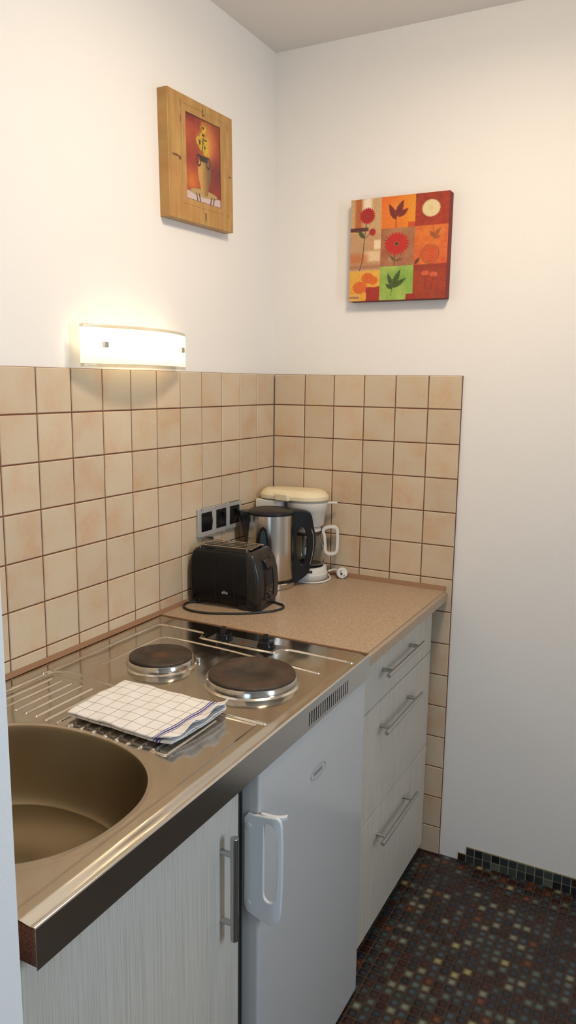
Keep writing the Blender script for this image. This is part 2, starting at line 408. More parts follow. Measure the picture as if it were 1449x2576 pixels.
# plaster edge beside the tiles
# stepped mosaic skirting on the back wall, chipped at its left end
bm = bmesh.new(); bg = bmesh.new(); P = 0.0265; J = 0.0013
for k in range(70):
    x0 = 0.6865+k*P
    if x0+P > 2.49: break
    for r in range(2):
        if r == 1 and k == 0: continue
        box(bm, x0+J, x0+P-J, 0.0045, -W0, r*P+J, (r+1)*P-J)
struct('baseboard_back', bm, M['mosaic_tile'], bevel=0.0012, seg=2, smooth=False)
bg = bmesh.new(); box(bg, 0.6868, 2.49, 0.0065, -W0, 0, P); box(bg, 0.6868+P, 2.49, 0.0065, -W0, P, 2*P+0.0005)
struct('trim_7', bg, M['mosaic_grout'], smooth=False)

# ------------------------------------------------------------------ steel sink and hob top
ZS = 0.885; XF = 0.613; YA, YB = -1.668, -0.6375
top = thing('sink_hob_top', (0.31, -1.15, 0.83), 'stainless steel sink top with round basin, ribbed drainer and two hotplates along the tiles', 'sink and hob')
nx, ny = 410, 690
gx = np.linspace(0.004, XF-0.0015, nx); gy = np.linspace(YA, YB-0.001, ny); X, Y = np.meshgrid(gx, gy)
def segdist(X, Y, pts):
    d = np.full(X.shape, 9.0)
    for (ax, ay), (bx, by) in zip(pts, pts[1:]):
        vx, vy = bx-ax, by-ay; t = np.clip(((X-ax)*vx+(Y-ay)*vy)/(vx*vx+vy*vy+1e-12), 0, 1)
        d = np.minimum(d, np.hypot(X-ax-t*vx, Y-ay-t*vy))
    return d
def bead(d, w, h): t = np.clip(1-(d/w)**2, 0, 1); return h*t*t*(3-2*t)
sm = lambda t: np.clip(t, 0, 1)**2*(3-2*np.clip(t, 0, 1))
sp = lambda P_: [(p.x, p.y) for p in smoothpath([(a, b, 0) for a, b in P_], 6)]
outer = sp([(.050, -1.66), (.050, -1.30), (.050, -.76), (.053, -.712), (.075, -.700), (.175, -.700), (.198, -.706), (.208, -.728), (.228, -.738), (.395, -.741), (.415, -.728), (.430, -.708), (.455, -.703), (.597, -.708)])
inner = sp([(.118, -.99), (.118, -.82), (.124, -.785), (.150, -.772), (.30, -.776), (.559, -.803)])
sep = sp([(.050, -1.10), (.062, -1.076), (.10, -1.062), (.16, -1.068), (.22, -1.074), (.58, -1.077)])
BX, BY, BA, BB, BN = .330, -1.455, .222, .192, 2.25
def sval(X, Y): return ((np.abs((X-BX)/BA))**BN+(np.abs((Y-BY)/BB))**BN)**(1/BN)
def height(X, Y):
    Z = np.full(X.shape, ZS)
    Z = Z + 0.00022*np.sin(X*38+2*np.sin(Y*17))*np.cos(Y*31+X*9) + 0.00009*np.sin(X*90+Y*40)*np.sin(Y*77-X*33)
    Z += bead(segdist(X, Y, outer), .0065, .0028) + bead(segdist(X, Y, inner), .0055, .0022) + bead(segdist(X, Y, sep), .0055, .0022)
    for i in range(-4, 12):
        x = .19+.0275*i; ye = -1.258 - 0.002*math.sin(i)
        if x > .49: Z += bead(segdist(X, Y, [(x-.03, ye-.004), (x, ye-.006), (x, -1.11)]), .0042, .0026)
        else: Z += bead(segdist(X, Y, [(x, ye), (x, -1.108)]), .0046, .0028)
    Z -= 0.0018*sm((X-.585)/.020)
    Z -= 0.0012*sm((.572-X)/.006)*sm((X-.06)/.006)*sm((-1.085-Y)/.006)
    s = sval(X, Y); Z -= 0.0015*sm((1.04-s)/.04)
    u_ = np.clip((1.0-s)/.19, 0, 1); u_ = (u_-.06*(1-np.exp(-u_/.06)))/(1-.06*(1-math.exp(-1/.06)))
    return Z - .150*u_*(2-u_)*0.90 - 0.016*sm((.83-s)/.6)
def normals(X, Y, e=.0004):
    gx_ = (height(X+e, Y)-height(X-e, Y))/(2*e); gy_ = (height(X, Y+e)-height(X, Y-e))/(2*e)
    n_ = np.stack([-gx_, -gy_, np.ones_like(gx_)], -1); return n_/np.linalg.norm(n_, axis=-1, keepdims=True)
keep = sval(X, Y) > 1.03; q = keep[:-1, :-1] | keep[1:, 1:] | keep[1:, :-1] | keep[:-1, 1:]
o = link('sheet', gridmesh('sheet', X, Y, height(X, Y), q), M['steel'], top, angle=180)
pad = np.zeros(X.shape, bool); pad[:-1, :-1] |= q; pad[1:, 1:] |= q; pad[1:, :-1] |= q; pad[:-1, 1:] |= q
o.data.normals_split_custom_set_from_vertices(normals(X, Y)[pad].tolist())
def polar(nm_, svals, mt, lift):
    th = np.linspace(2*np.pi, 0, 361); SS, TH = np.meshgrid(svals, th)
    c_, s_ = np.cos(TH), np.sin(TH); rr = 1/((np.abs(c_)**BN+np.abs(s_)**BN)**(1/BN))
    XX = BX+BA*SS*rr*c_; YY = BY+BB*SS*rr*s_; ZZ = height(XX, YY)+lift
    o = link(nm_, gridmesh(nm_, XX, YY, ZZ), mt, top, angle=180)
    o.data.normals_split_custom_set_from_vertices(normals(XX, YY).reshape(-1, 3).tolist()); return o
polar('basin_rim', np.array([1.085, 1.06, 1.04, 1.03, 1.02, 1.01, 1.004, 1.0]), M['steel'], .00006)
polar('basin', np.concatenate([[1.0], 1-np.array([.001, .002, .004, .007, .011, .016, .022, .03]), np.linspace(.96, .80, 20), np.linspace(.77, .001, 16)]), M['steel_basin'], .00006)
bm = bmesh.new(); lathe(bm, (.33, -1.455), [(0, .7370), (.03, .7370), (.036, .7360), (.038, .732)], 32); link('drain', bm, M['chrome'], top)
# front strip with vent slots
bm = bmesh.new(); x0, x1 = XF-.0012, XF; zb, zt = .829, ZS-.0022
slots = [(-.9565+.0104*k, -.9565+.0104*k+.0042) for k in range(19)]
ys = [YA]+[v for s_ in slots for v in s_]+[YB]
for k in range(len(ys)-1):
    if k % 2 == 0: box(bm, x0, x1, ys[k], ys[k+1], zb, zt)
    else: box(bm, x0, x1, ys[k], ys[k+1], zb, .8375); box(bm, x0, x1, ys[k], ys[k+1], .8665, zt)
bmesh.ops.remove_doubles(bm, verts=bm.verts, dist=1e-6)
# rounded fold between sheet and strip
prism(bm, [(-.0045, .0021), (-.003, .0020), (-.0012, .0012), (0, 0), (-.0012, 0), (-.003, .0010)], (XF, YA, zt), (1, 0, 0), (0, 0, 1), (0, 1, 0), YB-YA)
link('front_strip', bm, M['steel_strip'], top, angle=50)
link('slot_shade_fill', B(.575, .590, -.98, -.745, .832, .872), M['dark'], top)  # near-black block added behind the slots for the shade inside
link('chipboard_core', box(B(.560, XF-.0014, YA+.0015, -1.18, .831, .8805), .02, .05, YA+.0015, YB-.002, .831, .8805), M['chip'], top)['label'] = 'red-brown chipboard end of the top'
# hotplates
def cast(name, c, spot):
    m = mat(name, rough=0.55, metal=0.35); n = NT(m); co = n.coord()
    sub = n.n('ShaderNodeVectorMath', operation='SUBTRACT'); n.l(co, sub.inputs[0]); sub.inputs[1].default_value = (c[0]-.31, c[1]+1.15, .078)
    ln = n.n('ShaderNodeVectorMath', operation='LENGTH'); n.l(sub.outputs[0], ln.inputs[0])
    rad = n.math('ADD', n.math('MULTIPLY', ln.outputs['Value'], 10.0), n.math('MULTIPLY', n.noise(co, 35, 3), 0.16))
    base = n.ramp(n.noise(co, 22, 4, 0.6), [(0.35, lin(54, 45, 38)), (0.65, lin(82, 70, 58))])
    n.color(n.mix(n.ramp(rad, spot), base, lin(112, 66, 42)))
    wv = n.math('SINE', n.math('MULTIPLY', ln.outputs['Value'], 2600.0)); n.bump(wv, 0.12, 0.0003); return m
def hotplate(c, r, spot, nm):
    bm = bmesh.new(); lathe(bm, c, [(r+.006, ZS-.0005), (r+.003, ZS+.0012), (r+.0005, ZS+.003), (r-.001, ZS+.014), (r-.003, ZS+.0165), (r-.006, ZS+.0165)], 72)
    ring = link('hotplate', bm, M['chrome'], top)
    bm = bmesh.new(); lathe(bm, c, [(r-.006, ZS+.012), (r-.0055, ZS+.0195), (r-.0075, ZS+.0215), (.030, ZS+.0205), (.027, ZS+.0185), (0, ZS+.0185)], 72)
    link('cast_plate', bm, cast(nm, c, spot), ring)
    return ring
hotplate((.227, -.924), .0755, [(0.0, (0.75,)*3), (0.20, (0.6,)*3), (0.34, (0, 0, 0))], 'cast_iron_small')
hotplate((.457, -.913), .0975, [(0.0, (0.0,)*3), (0.62, (0.0,)*3), (0.75, (0.22,)*3), (1.0, (0, 0, 0))], 'cast_iron_large')
link('pot_sensor', tube(bmesh.new(), [(.292, -.872, ZS), (.292, -.872, ZS+.008)], .006, 12), M['chrome'], top, bevel=.001)
def knob(c, ang):
    bm = bmesh.new(); lathe(bm, c, [(.0225, ZS), (.0225, ZS+.003), (.0200, ZS+.006), (.0190, ZS+.016), (0, ZS+.0175)], 40)
    u = Vector((math.cos(ang), math.sin(ang), 0)); v = Vector((0, 0, 1)); nn = Vector((-math.sin(ang), math.cos(ang), 0))
    arc = [(.0175*math.cos(t), .012+.021*math.sin(t)) for t in [math.pi*k/14 for k in range(15)]]
    prism(bm, arc, Vector((c[0], c[1], ZS))-nn*.006, u, v, nn, .012)
    link('control_knob', bm, M['black_gloss'], top, bevel=.0015)
knob((.262, -.7185), math.radians(112)); knob((.380, -.7175), math.radians(118))
bm = bmesh.new(); lathe(bm, (.320, -.7165), [(.0065, ZS), (.006, ZS+.002), (0, ZS+.003)], 20); link('indicator_light', bm, mat('red_lens', lin(120, 60, 30), 0.2), top)
link('knob_panel', B(.222, .420, -.733, -.690, ZS-.0004, ZS+.0006), M['cap'], top)

# ------------------------------------------------------------------ laminate worktop
bm = B(.002, XF, -.6355, -.0005, .8465, .8862)
bmesh.ops.bevel(bm, geom=[e for e in bm.edges if all(v.co.x > .6 for v in e.verts) and abs(e.verts[0].co.y-e.verts[1].co.y) > .3], offset=.008, segments=5, affect='EDGES')
wt = link('worktop', bm, M['laminate']); cols(wt, 'speckled beige laminate worktop in the corner, carrying the toaster, kettle and coffee maker', 'worktop')
link('edge_strip', B(.004, XF-.004, -.6385, -.6355, .860, .8872), M['seal'], wt)['label'] = 'brown edging strip at the steel top'

# ------------------------------------------------------------------ cabinets and fridge
def bar_handle(parent, p0, p1, posts, door_x, r=.006):
    bm = bmesh.new(); tube(bm, [p0, p1], r, 20); h = link('handle', bm, M['handle'], parent, bevel=.0008)
    for q in posts:
        bm = bmesh.new(); tube(bm, [(door_x-.0005, q[1], q[2]), (p0[0], q[1], q[2])], .0052, 16); link('handle_post', bm, M['handle'], h)
    return h
cab = thing('drawer_cabinet', (.31, -.34, 0), 'pale wood-grain base cabinet with three drawers under the beige worktop', 'cabinet')
cy0, cy1 = -.634, -.040
bm = bmesh.new(); box(bm, .02, .561, cy0, cy1, .050, .8455); link('carcass', bm, M['carcass'], cab)
link('plinth', B(.50, .545, cy0, cy1+.01, 0, .0495), mat('grey_plinth', (0.18, 0.20, 0.21), 0.5), cab)
for z0, z1, hz in ((.7005, .838, .783), (.3955, .6975, .629), (.054, .3925, .320)):
    d = link('drawer_front', B(.562, .580, cy0+.001, cy1, z0, z1), M['front'], cab, bevel=.0012)
    bar_handle(d, (.611, -.497, hz), (.611, -.209, hz), [(0, -.462, hz), (0, -.250, hz)], .580)
sc = thing('sink_cabinet', (.31, -1.42, 0), 'pale wood-grain sink cabinet with one door left of the white refrigerator', 'cabinet')
bm = bmesh.new()
for q_ in ((.02, .561, -1.666, -1.650, .05, .8285), (.02, .561, -1.182, -1.166, .05, .8285), (.02, .561, -1.650, -1.182, .05, .066), (.02, .026, -1.650, -1.182, .066, .8285)): box(bm, *q_)
link('carcass', bm, M['carcass'], sc)
link('plinth', B(.50, .545, -1.666, -1.166, 0, .0495), bpy.data.materials['grey_plinth'], sc)
d = link('door', B(.562, .580, -1.665, -1.168, .054, .827), M['front'], sc, bevel=.0012)
bar_handle(d, (.607, -1.2246, .5526), (.607, -1.2246, .7464), [(0, -1.2246, .713), (0, -1.2246, .583)], .580, .0072)

fr = thing('refrigerator', (.31, -.9, 0), 'white under-counter refrigerator with a looped side handle below the vent slots', 'refrigerator')
fy0, fy1 = -1.1475, -.651
bm = B(.03, .566, fy0+.002, fy1-.002, .012, .826); link('body', bm, M['fridge'], fr, bevel=.003)
link('door_gasket', B(.566, .572, fy0+.010, fy1-.010, .03, .82), M['grey'], fr)
bm = B(.572, .6105, fy0, fy1, .010, .8275); door = link('door', bm, M['fridge'], fr, bevel=.005, seg=4)
for sx in (.06, .53):
    for sy in (fy0+.04, fy1-.04):
        bm = bmesh.new(); lathe(bm, (sx, sy), [(0, 0), (.015, 0), (.015, .006), (.008, .008), (.008, .0125)], 16); link('foot', bm, M['black'], fr)
# handle: flat plate on the door's side that runs out into a loop in front of the door
ol = [(.5835, .745), (.5835, .563), (.586, .557), (.600, .552), (.618, .546), (.638, .544), (.650, .549), (.6565, .562), (.6585, .62), (.6585, .70), (.6565, .748), (.650, .756), (.636, .754), (.618, .752), (.600, .750), (.586, .752)]
ho = [(.6235, .735), (.6235, .600), (.6265, .592), (.633, .588), (.640, .589), (.646, .594), (.649, .602), (.650, .64), (.650, .70), (.6485, .728), (.644, .737), (.634, .741), (.627, .740)]
def rot_start(p, x, z):
    i = min(range(len(p)), key=lambda k: (p[k][0]-x)**2+(p[k][1]-z)**2); return p[i:]+p[:i]
N = 64
oo = resample(rot_start(ol, .5835, .745), N); hh = resample(rot_start(ho, .6235, .735), N)
# match hole points to outline points by angle
def by_angle(poly, c, N):
    out = []
    for k in range(N):
        a = 2*math.pi*k/N; dvec = Vector((math.cos(a), math.sin(a))); best = None
        for p, q_ in zip(poly, poly[1:]+poly[:1]):
            p = Vector(p)-Vector(c); q_ = Vector(q_)-Vector(c); e = q_-p; den = dvec.x*e.y-dvec.y*e.x
            if abs(den) < 1e-12: continue
            t = (p.x*e.y-p.y*e.x)/den; u_ = (p.x*dvec.y-p.y*dvec.x)/den
            if t > 0 and -1e-9 <= u_ <= 1+1e-9: best = t if best is None else max(best, t)
        out.append((c[0]+dvec.x*best, c[1]+dvec.y*best))
    return out
cc = (.636, .655)
# use squashed angle so that points spread along the tall loop
def by_param(poly, c, N):
    sq = [(p[0], c[1]+(p[1]-c[1])*.25) for p in poly]; r_ = by_angle(sq, c, N); return [(a, c[1]+(b-c[1])*4) for a, b in r_]
oo = by_param(ol, cc, N); hh = by_param(ho, cc, N)
hd = bmesh.new(); T = .007; yh = fy0-.0005
# bent plate: the part in front of the door sweeps back towards +y
def bend(x): return 0.0 if x < .640 else 0.006*((x-.640)/.02)**2
vs = {}
for nm_, pl in (('o', oo), ('h', hh)):
    for k in (0, 1): vs[nm_, k] = [hd.verts.new((a, yh - T*k + bend(a), b)) for a, b in pl]
for i in range(N):
    j = (i+1) % N
    for f in ((vs['o', 0][i], vs['o', 0][j], vs['o', 1][j], vs['o', 1][i]), (vs['h', 0][j], vs['h', 0][i], vs['h', 1][i], vs['h', 1][j]),
              (vs['o', 1][i], vs['o', 1][j], vs['h', 1][j], vs['h', 1][i]), (vs['o', 0][j], vs['o', 0][i], vs['h', 0][i], vs['h', 0][j])): hd.faces.new(f)
hdl = link('handle', hd, M['fridge_plastic'], door, bevel=.002, seg=3)
# curved top and bottom shelves of the loop
for z_ in (.7535,):
    bm = bmesh.new(); pts = [(.616, yh+.000), (.628, yh+.001), (.640, yh+.002), (.649, yh+.005), (.656, yh+.010), (.660, yh+.016)]
    prism(bm, [(x, y-.004) for x, y in pts]+[(x-.002, y+.004) for x, y in pts[::-1]], (0, 0, z_-.0075), (1, 0, 0), (0, 1, 0), (0, 0, 1), .0085); link('handle_lip', bm, M['fridge_plastic'], hdl, bevel=.0015)
for z_ in (.728, .575):
    bm = bmesh.new(); tube(bm, [(.5935, yh-T+.001, z_), (.5935, yh-T-.0012, z_)], .0048, 20); link('screw_cap', bm, M['fridge_plastic'], hdl, bevel=.0005)
# oval badge
bm = bmesh.new(); bcy, bcz = -.9035, .7185
ring = [(bcy+.035*math.cos(t), bcz+.0125*math.sin(t)) for t in [2*math.pi*k/40 for k in range(40)]]
tube(bm, [(.6106, a, b) for a, b in ring], .0009, 6, closed=True)
link('badge', bm, M['grey'], door)
bm = bmesh.new()
for k in range(7): box(bm, .6105, .6110, bcy-.021+.006*k, bcy-.0165+.006*k, bcz-.0045, bcz+.0035)
link('badge_lettering', bm, mat('pale_grey_print', (0.26, 0.27, 0.25), 0.5), door)

# ------------------------------------------------------------------ folded tea towel
m = M['towel'] = mat('checked_cotton', rough=0.9); n = NT(m); uv = n.coord('UV'); sx = n.n('ShaderNodeSeparateXYZ'); n.l(uv, sx.inputs[0])
def line(v, p, wdt, offs=0.0):
    fr_ = n.math('FRACT', n.math('ADD', n.math('DIVIDE', v, p), offs)); return n.math('LESS_THAN', fr_, wdt/p)
def band(v, a, b): return n.math('MULTIPLY', n.math('GREATER_THAN', v, a), n.math('LESS_THAN', v, b))
base = lin(236, 233, 230)
c1 = n.mix(line(sx.outputs[0], .0272, .0012, .3), base, lin(138, 136, 146))
c1 = n.mix(line(sx.outputs[1], .0272, .0012, .45), c1, lin(138, 136, 146))
for a, b in ((.1960, .1985), (.2010, .2060), (.2085, .2110)): c1 = n.mix(band(sx.outputs[0], a, b), c1, lin(72, 72, 150))
n.color(c1); n.bump(n.noise(n.coord(), 700, 2), 0.3, 0.0008)
# snaking profile in (y, z): four layers
layer = .0031; yb0, yf0 = -1.072, -1.240
prof = []
zl = [.8905+layer*k for k in range(4)]
def arcpts(yc, zc, r, side): return [(yc+side*r*math.sin(t), zc-r*math.cos(t)) for t in [math.pi*k/6 for k in range(7)]]
prof += [(yb0+.004-i*(yb0-yf0)/22, zl[0]) for i in range(22)]
prof += arcpts(yf0+.003, (zl[0]+zl[1])/2, layer/2, -1)
prof += [(yf0+.006+i*(yb0-yf0-.012)/20, zl[1]) for i in range(21)]
prof += arcpts(yb0-.003, (zl[1]+zl[2])/2, layer/2, 1)
prof += [(yb0-.006-i*(yb0-yf0-.010)/20, zl[2]) for i in range(21)]
prof += arcpts(yf0+.001, (zl[2]+zl[3])/2, layer/2, -1)
prof += [(yf0+.006+i*(yb0-yf0-.004)/22, zl[3]) for i in range(23)]
nxx = 90; pts = np.array(prof); L = np.concatenate([[0], np.cumsum(np.hypot(*np.diff(pts, axis=0).T))])
U = np.linspace(0, 1, nxx); XX = np.zeros((len(pts), nxx)); YY = XX.copy(); ZZ = XX.copy()
for i, (y, z) in enumerate(pts):
    lay = (z-zl[0])/layer; v_ = (y-yf0)/(yb0-yf0)
    x0_, x1_ = .252-.006*v_, .487+.004*math.sin(lay*2.1)+.010*math.sin(v_*2.2)+(.006 if lay > 2.5 else 0)
    x = x0_+(x1_-x0_)*U
    XX[i] = x; YY[i] = y+.004*np.sin(U*5+.6)*0.6 - .005*np.clip((U-.9)/.1, 0, 1)*(v_-.2)
    lift = .004*np.clip((U-.80)/.2, 0, 1)**2*(1+lay)*(.4+.8*v_)
    wob = .0016*np.sin(U*17+v_*6+lay*.4)*np.sin(v_*9+U*5)*(.4+lay*.28)
    crumple = .0035*np.sin(v_*16+U*9)*np.clip((U-.86)/.14, 0, 1)*(lay/3)
    ZZ[i] = z+np.maximum(lift+wob+crumple, -.0006)+lay*.0006*(1-abs(2*v_-1))
me = gridmesh('tea_towel', XX, YY, ZZ)
uvl = me.uv_layers.new(name='UVMap'); 
uvv = np.zeros((len(me.vertices), 2)); uvv[:, 0] = np.tile(U*.235, len(pts)); uvv[:, 1] = np.repeat(L, nxx)
li = np.zeros(len(me.loops), dtype=np.int32); me.loops.foreach_get('vertex_index', li); uvl.data.foreach_set('uv', uvv[li].ravel())
tw = link('tea_towel', me, M['towel'], solid=.0011, angle=180)
cols(tw, 'folded white tea towel with thin grey checks and blue stripes lying on the ribbed drainer', 'towel')

# ------------------------------------------------------------------ toaster
ZW = .8862
to = thing('toaster', (.12, -.43, ZW), 'black two-slot toaster in front of the steel kettle, its cable looped around it', 'toaster')
tx0, tx1, ty0, ty1 = .012, .232, -.494, -.362
def loft(bm, sections, caps=True):
    R_ = [[bm.verts.new(p) for p in s_] for s_ in sections]; N = len(R_[0])
    for a, b in zip(R_, R_[1:]):
        for k in range(N): bm.faces.new((a[k], a[(k+1) % N], b[(k+1) % N], b[k]))
    if caps: bm.faces.new(R_[0][::-1]); bm.faces.new(R_[-1])
    return bm
def rrect(x0, x1, y0, y1, r, n=5):
    out = []
    for cx, cy, a0 in ((x1-r, y1-r, 0), (x0+r, y1-r, 90), (x0+r, y0+r, 180), (x1-r, y0+r, 270)):
        for k in range(n+1):
            a = math.radians(a0+90*k/n); out.append((cx+r*math.cos(a), cy+r*math.sin(a)))
    return out
def tsec(z, dx0, dx1, dy, r=.014): return [(x, y, z) for x, y in rrect(tx0+dx0, tx1-dx1, ty0+dy, ty1-dy, r)]
bm = bmesh.new()
loft(bm, [tsec(ZW+.016, .004, .010, .004), tsec(ZW+.022, .001, .002, .001), tsec(ZW+.060, 0, 0, 0), tsec(ZW+.100, 0, .004, 0), tsec(ZW+.128, .001, .013, .002), tsec(ZW+.145, .004, .022, .006), tsec(ZW+.153, .010, .030, .013), tsec(ZW+.156, .018, .038, .022)])
link('body', bm, M['black_gloss'], to, angle=60)
def csec(z, dx1, dy, r=.014): return [(x, y, z) for x, y in rrect(tx1-.046, tx1-dx1+.0015, ty0+dy-.0018, ty1-dy+.0018, r if r < .02 else .02)]
bm = bmesh.new(); loft(bm, [csec(ZW+.010, .008, .004), csec(ZW+.022, .002, .001), csec(ZW+.060, 0, 0), csec(ZW+.100, .004, 0), csec(ZW+.128, .013, .002, .010), csec(ZW+.147, .022, .006, .008), csec(ZW+.156, .031, .013, .006)])
link('end_cap', bm, M['black'], to, angle=50)
link('base', loft(bmesh.new(), [[(x, y, z) for x, y in rrect(tx0+.150, tx1-.004, ty0+.004, ty1-.006, .012)] for z in (ZW, ZW+.018)]), M['black'], to)
for yy in (ty0+.02, ty1-.02):
    bm = bmesh.new(); lathe(bm, (tx0+.022, yy), [(0, ZW), (.007, ZW), (.008, ZW+.02), (0, ZW+.02)], 16); link('foot', bm, M['black'], to)
# vertical panel seams on the long side
for xs in (tx0+.085, tx0+.142): link('seam', B(xs, xs+.0012, ty0-.0004, ty0+.001, ZW+.024, ZW+.128), M['dark'], to)
# slots and warming rack
zt_ = ZW+.1565
for yy in (-.458, -.424): link('bread_slot', B(.045, .180, yy-.008, yy+.008, zt_-.003, zt_+.0008), M['dark'], to)
bm = bmesh.new(); zr = zt_+.009
tube(bm, smoothpath([(.035, -.476, zr), (.190, -.476, zr), (.196, -.470, zr), (.196, -.412, zr), (.190, -.406, zr), (.035, -.406, zr), (.029, -.412, zr), (.029, -.470, zr)], 4, True), .0013, 8, closed=True)
for yy in (-.458, -.441, -.424): tube(bm, [(.029, yy, zr), (.196, yy, zr)], .0009, 8)
for px, py in ((.040, -.476), (.185, -.476), (.040, -.406), (.185, -.406)): tube(bm, [(px, py, zr), (px, py, zt_-.004)], .0011, 8)
link('bread_rack', bm, M['chrome'], to)
for py in (-.394,): 
    bm = bmesh.new(); lathe(bm, (.026, py), [(0, zt_+.004), (.008, zt_+.005), (.010, zt_+.009), (.008, zt_+.013), (0, zt_+.014)], 16); link('rack_lever', bm, M['black_gloss'], to)
# end cap details: recess with lever slot, dial with tick marks
def xend(z):
    t = z-ZW
    tab = [(0, .228), (.022, .230), (.06, .232), (.10, .228), (.128, .219), (.145, .210), (.153, .202)]
    for (a, xa), (b, xb) in zip(tab, tab[1:]):
        if t <= b: return xa+(xb-xa)*(t-a)/(b-a)
    return .2
bm = bmesh.new(); zs = [ZW+.064+.004*k for k in range(14)]
loft(bm, [[(xend(z)-.006, -.453+.0006*k, z), (xend(z)+.0028, -.453+.0006*k, z), (xend(z)+.0028, -.409-.0006*k, z), (xend(z)-.006, -.409-.0006*k, z)] for k, z in enumerate(zs)]); link('lever_channel', bm, M['dark'], to, angle=60)
bm = bmesh.new(); loft(bm, [[(xend(z)-.002, y0_, z), (xend(z)+dx, y0_, z), (xend(z)+dx, y1_, z), (xend(z)-.002, y1_, z)] for z, dx, y0_, y1_ in ((ZW+.108, .003, -.449, -.413), (ZW+.114, .013, -.449, -.413), (ZW+.124, .013, -.449, -.413), (ZW+.134, .006, -.447, -.415))])
link('lever', bm, M['black'], to, bevel=.002)
for s_ in (-1, 1):
    bm = bmesh.new(); yc = -.431+s_*.030; zs2 = [ZW+.03+.006*k for k in range(19)]
    tube(bm, [(xend(min(z, ZW+.15))+.0002, yc-s_*.0002*k, z) for k, z in enumerate(zs2)], [.0035]*19, 8); link('cap_rib', bm, M['black_gloss'], to)
bm = bmesh.new(); tube(bm, [(.229, -.431, ZW+.036), (.238, -.431, ZW+.036), (.2395, -.431, ZW+.036)], [.0095, .0088, .0078], 24); dial = link('dial', bm, M['black'], to, bevel=.0008)
bm = bmesh.new()
for k in range(7):
    a = math.radians(-40+k*43.3); yy, zz = -.431+.0155*math.sin(a-math.pi*.75), ZW+.036+.0155*math.cos(a-math.pi*.75)
    box(bm, .2320, .2342, yy-.0007, yy+.0007, zz-.0012, zz+.0012)
link('dial_marks', bm, mat('grey_mark', (0.3, 0.3, 0.3), 0.5), to)
def text(s_, size, M4, m, name, parent, ext=.0002):
    cu = bpy.data.curves.new('t', 'FONT'); cu.body = s_; cu.size = size; cu.extrude = ext; cu.align_x = 'CENTER'
    o = bpy.data.objects.new('t', cu); COL.objects.link(o); bpy.context.view_layer.update()
    me = bpy.data.meshes.new_from_object(o.evaluated_get(bpy.context.evaluated_depsgraph_get())); bpy.data.objects.remove(o); bpy.data.curves.remove(cu)
    me.transform(M4); return link(name, me, m, parent, smooth=False)
# the long side faces -y
Mt = Matrix(((1, 0, 0, .126), (0, 0, -1, ty0-.0004), (0, 1, 0, ZW+.040), (0, 0, 0, 1)))
text('elta', .013, Mt, mat('silver_print', (0.55, 0.55, 0.55), 0.4), 'lettering', to)
cab_pts = [(-.0, 0)]
loop = [(.215, -.385, .8905), (.2440, -.395, .8895), (.2640, -.4060, .8895), (.2740, -.4290, .8895), (.2650, -.4620, .8895), (.2400, -.4900, .8895), (.2000, -.5230, .8895), (.1500, -.5470, .8895), (.1080, -.5620, .8895), (.0600, -.5620, .8895), (.0260, -.5440, .8895), (.0110, -.5160, .8895), (.0140, -.4950, .8900), (.030, -.475, .8905)]
bm = bmesh.new(); tube(bm, smoothpath(loop, 8), .0031, 10); link('power_cable', bm, M['rubber'], to)

to.rotation_euler = (0, 0, math.radians(4.5)); to.location = Vector((.228, -.49, ZW)) + Matrix.Rotation(math.radians(4.5), 3, 'Z') @ (Vector((.12, -.43, 0))-Vector((.228, -.49, 0)))
to.scale = (1, 1, 1.035)
# ------------------------------------------------------------------ kettle
KC = Vector((.113, -.217, 0)); hx = Vector((.884, .467, 0)); hyv = Vector((-.467, .884, 0)); zv = Vector((0, 0, 1))
ke = thing('kettle', (KC.x, KC.y, ZW), 'brushed steel electric kettle with black handle and lid, between toaster and coffee maker', 'kettle')
kc = (KC.x, KC.y)
bm = bmesh.new(); lathe(bm, kc, [(0, ZW), (.074, ZW), (.0765, ZW+.003), (.0765, ZW+.016), (.073, ZW+.019), (0, ZW+.019)], 64); link('base', bm, M['chrome'], ke)
bm = bmesh.new(); lathe(bm, kc, [(0, ZW+.0192), (.070, ZW+.0192), (.0715, ZW+.022), (.0735, ZW+.028), (0, ZW+.028)], 64); link('base_collar', bm, M['black'], ke)
bm = bmesh.new(); lathe(bm, kc, [(0, ZW+.0285), (.0735, ZW+.0285), (.0745, ZW+.032), (.0735, ZW+.12), (.0725, ZW+.226), (0, ZW+.226)], 96); link('jug', bm, M['kettle_steel'], ke)
bm = bmesh.new(); lathe(bm, kc, [(0, ZW+.226), (.0735, ZW+.226), (.0745, ZW+.229), (.0735, ZW+.233), (.066, ZW+.238), (.055, ZW+.2395), (.054, ZW+.2385), (.03, ZW+.242), (0, ZW+.243)], 64); link('lid', bm, M['black_matt'], ke)
# spout: black wedge towards -hx
bm = bmesh.new()
def KP(a, b, z): return KC + hx*a + hyv*b + zv*z
secs = []
for z, tip, wd in ((ZW+.234, -.100, .016), (ZW+.222, -.101, .018), (ZW+.205, -.094, .020), (ZW+.17, -.086, .018), (ZW+.13, -.079, .014), (ZW+.09, -.0748, .009)):
    secs.append([KP(-.058, wd*1.9, z), KP(tip*.85-.008, wd*.9, z), KP(tip, 0, z), KP(tip*.85-.008, -wd*.9, z), KP(-.058, -wd*1.9, z)])
loft(bm, secs); link('spout', bm, M['black'], ke, bevel=.002, angle=50)
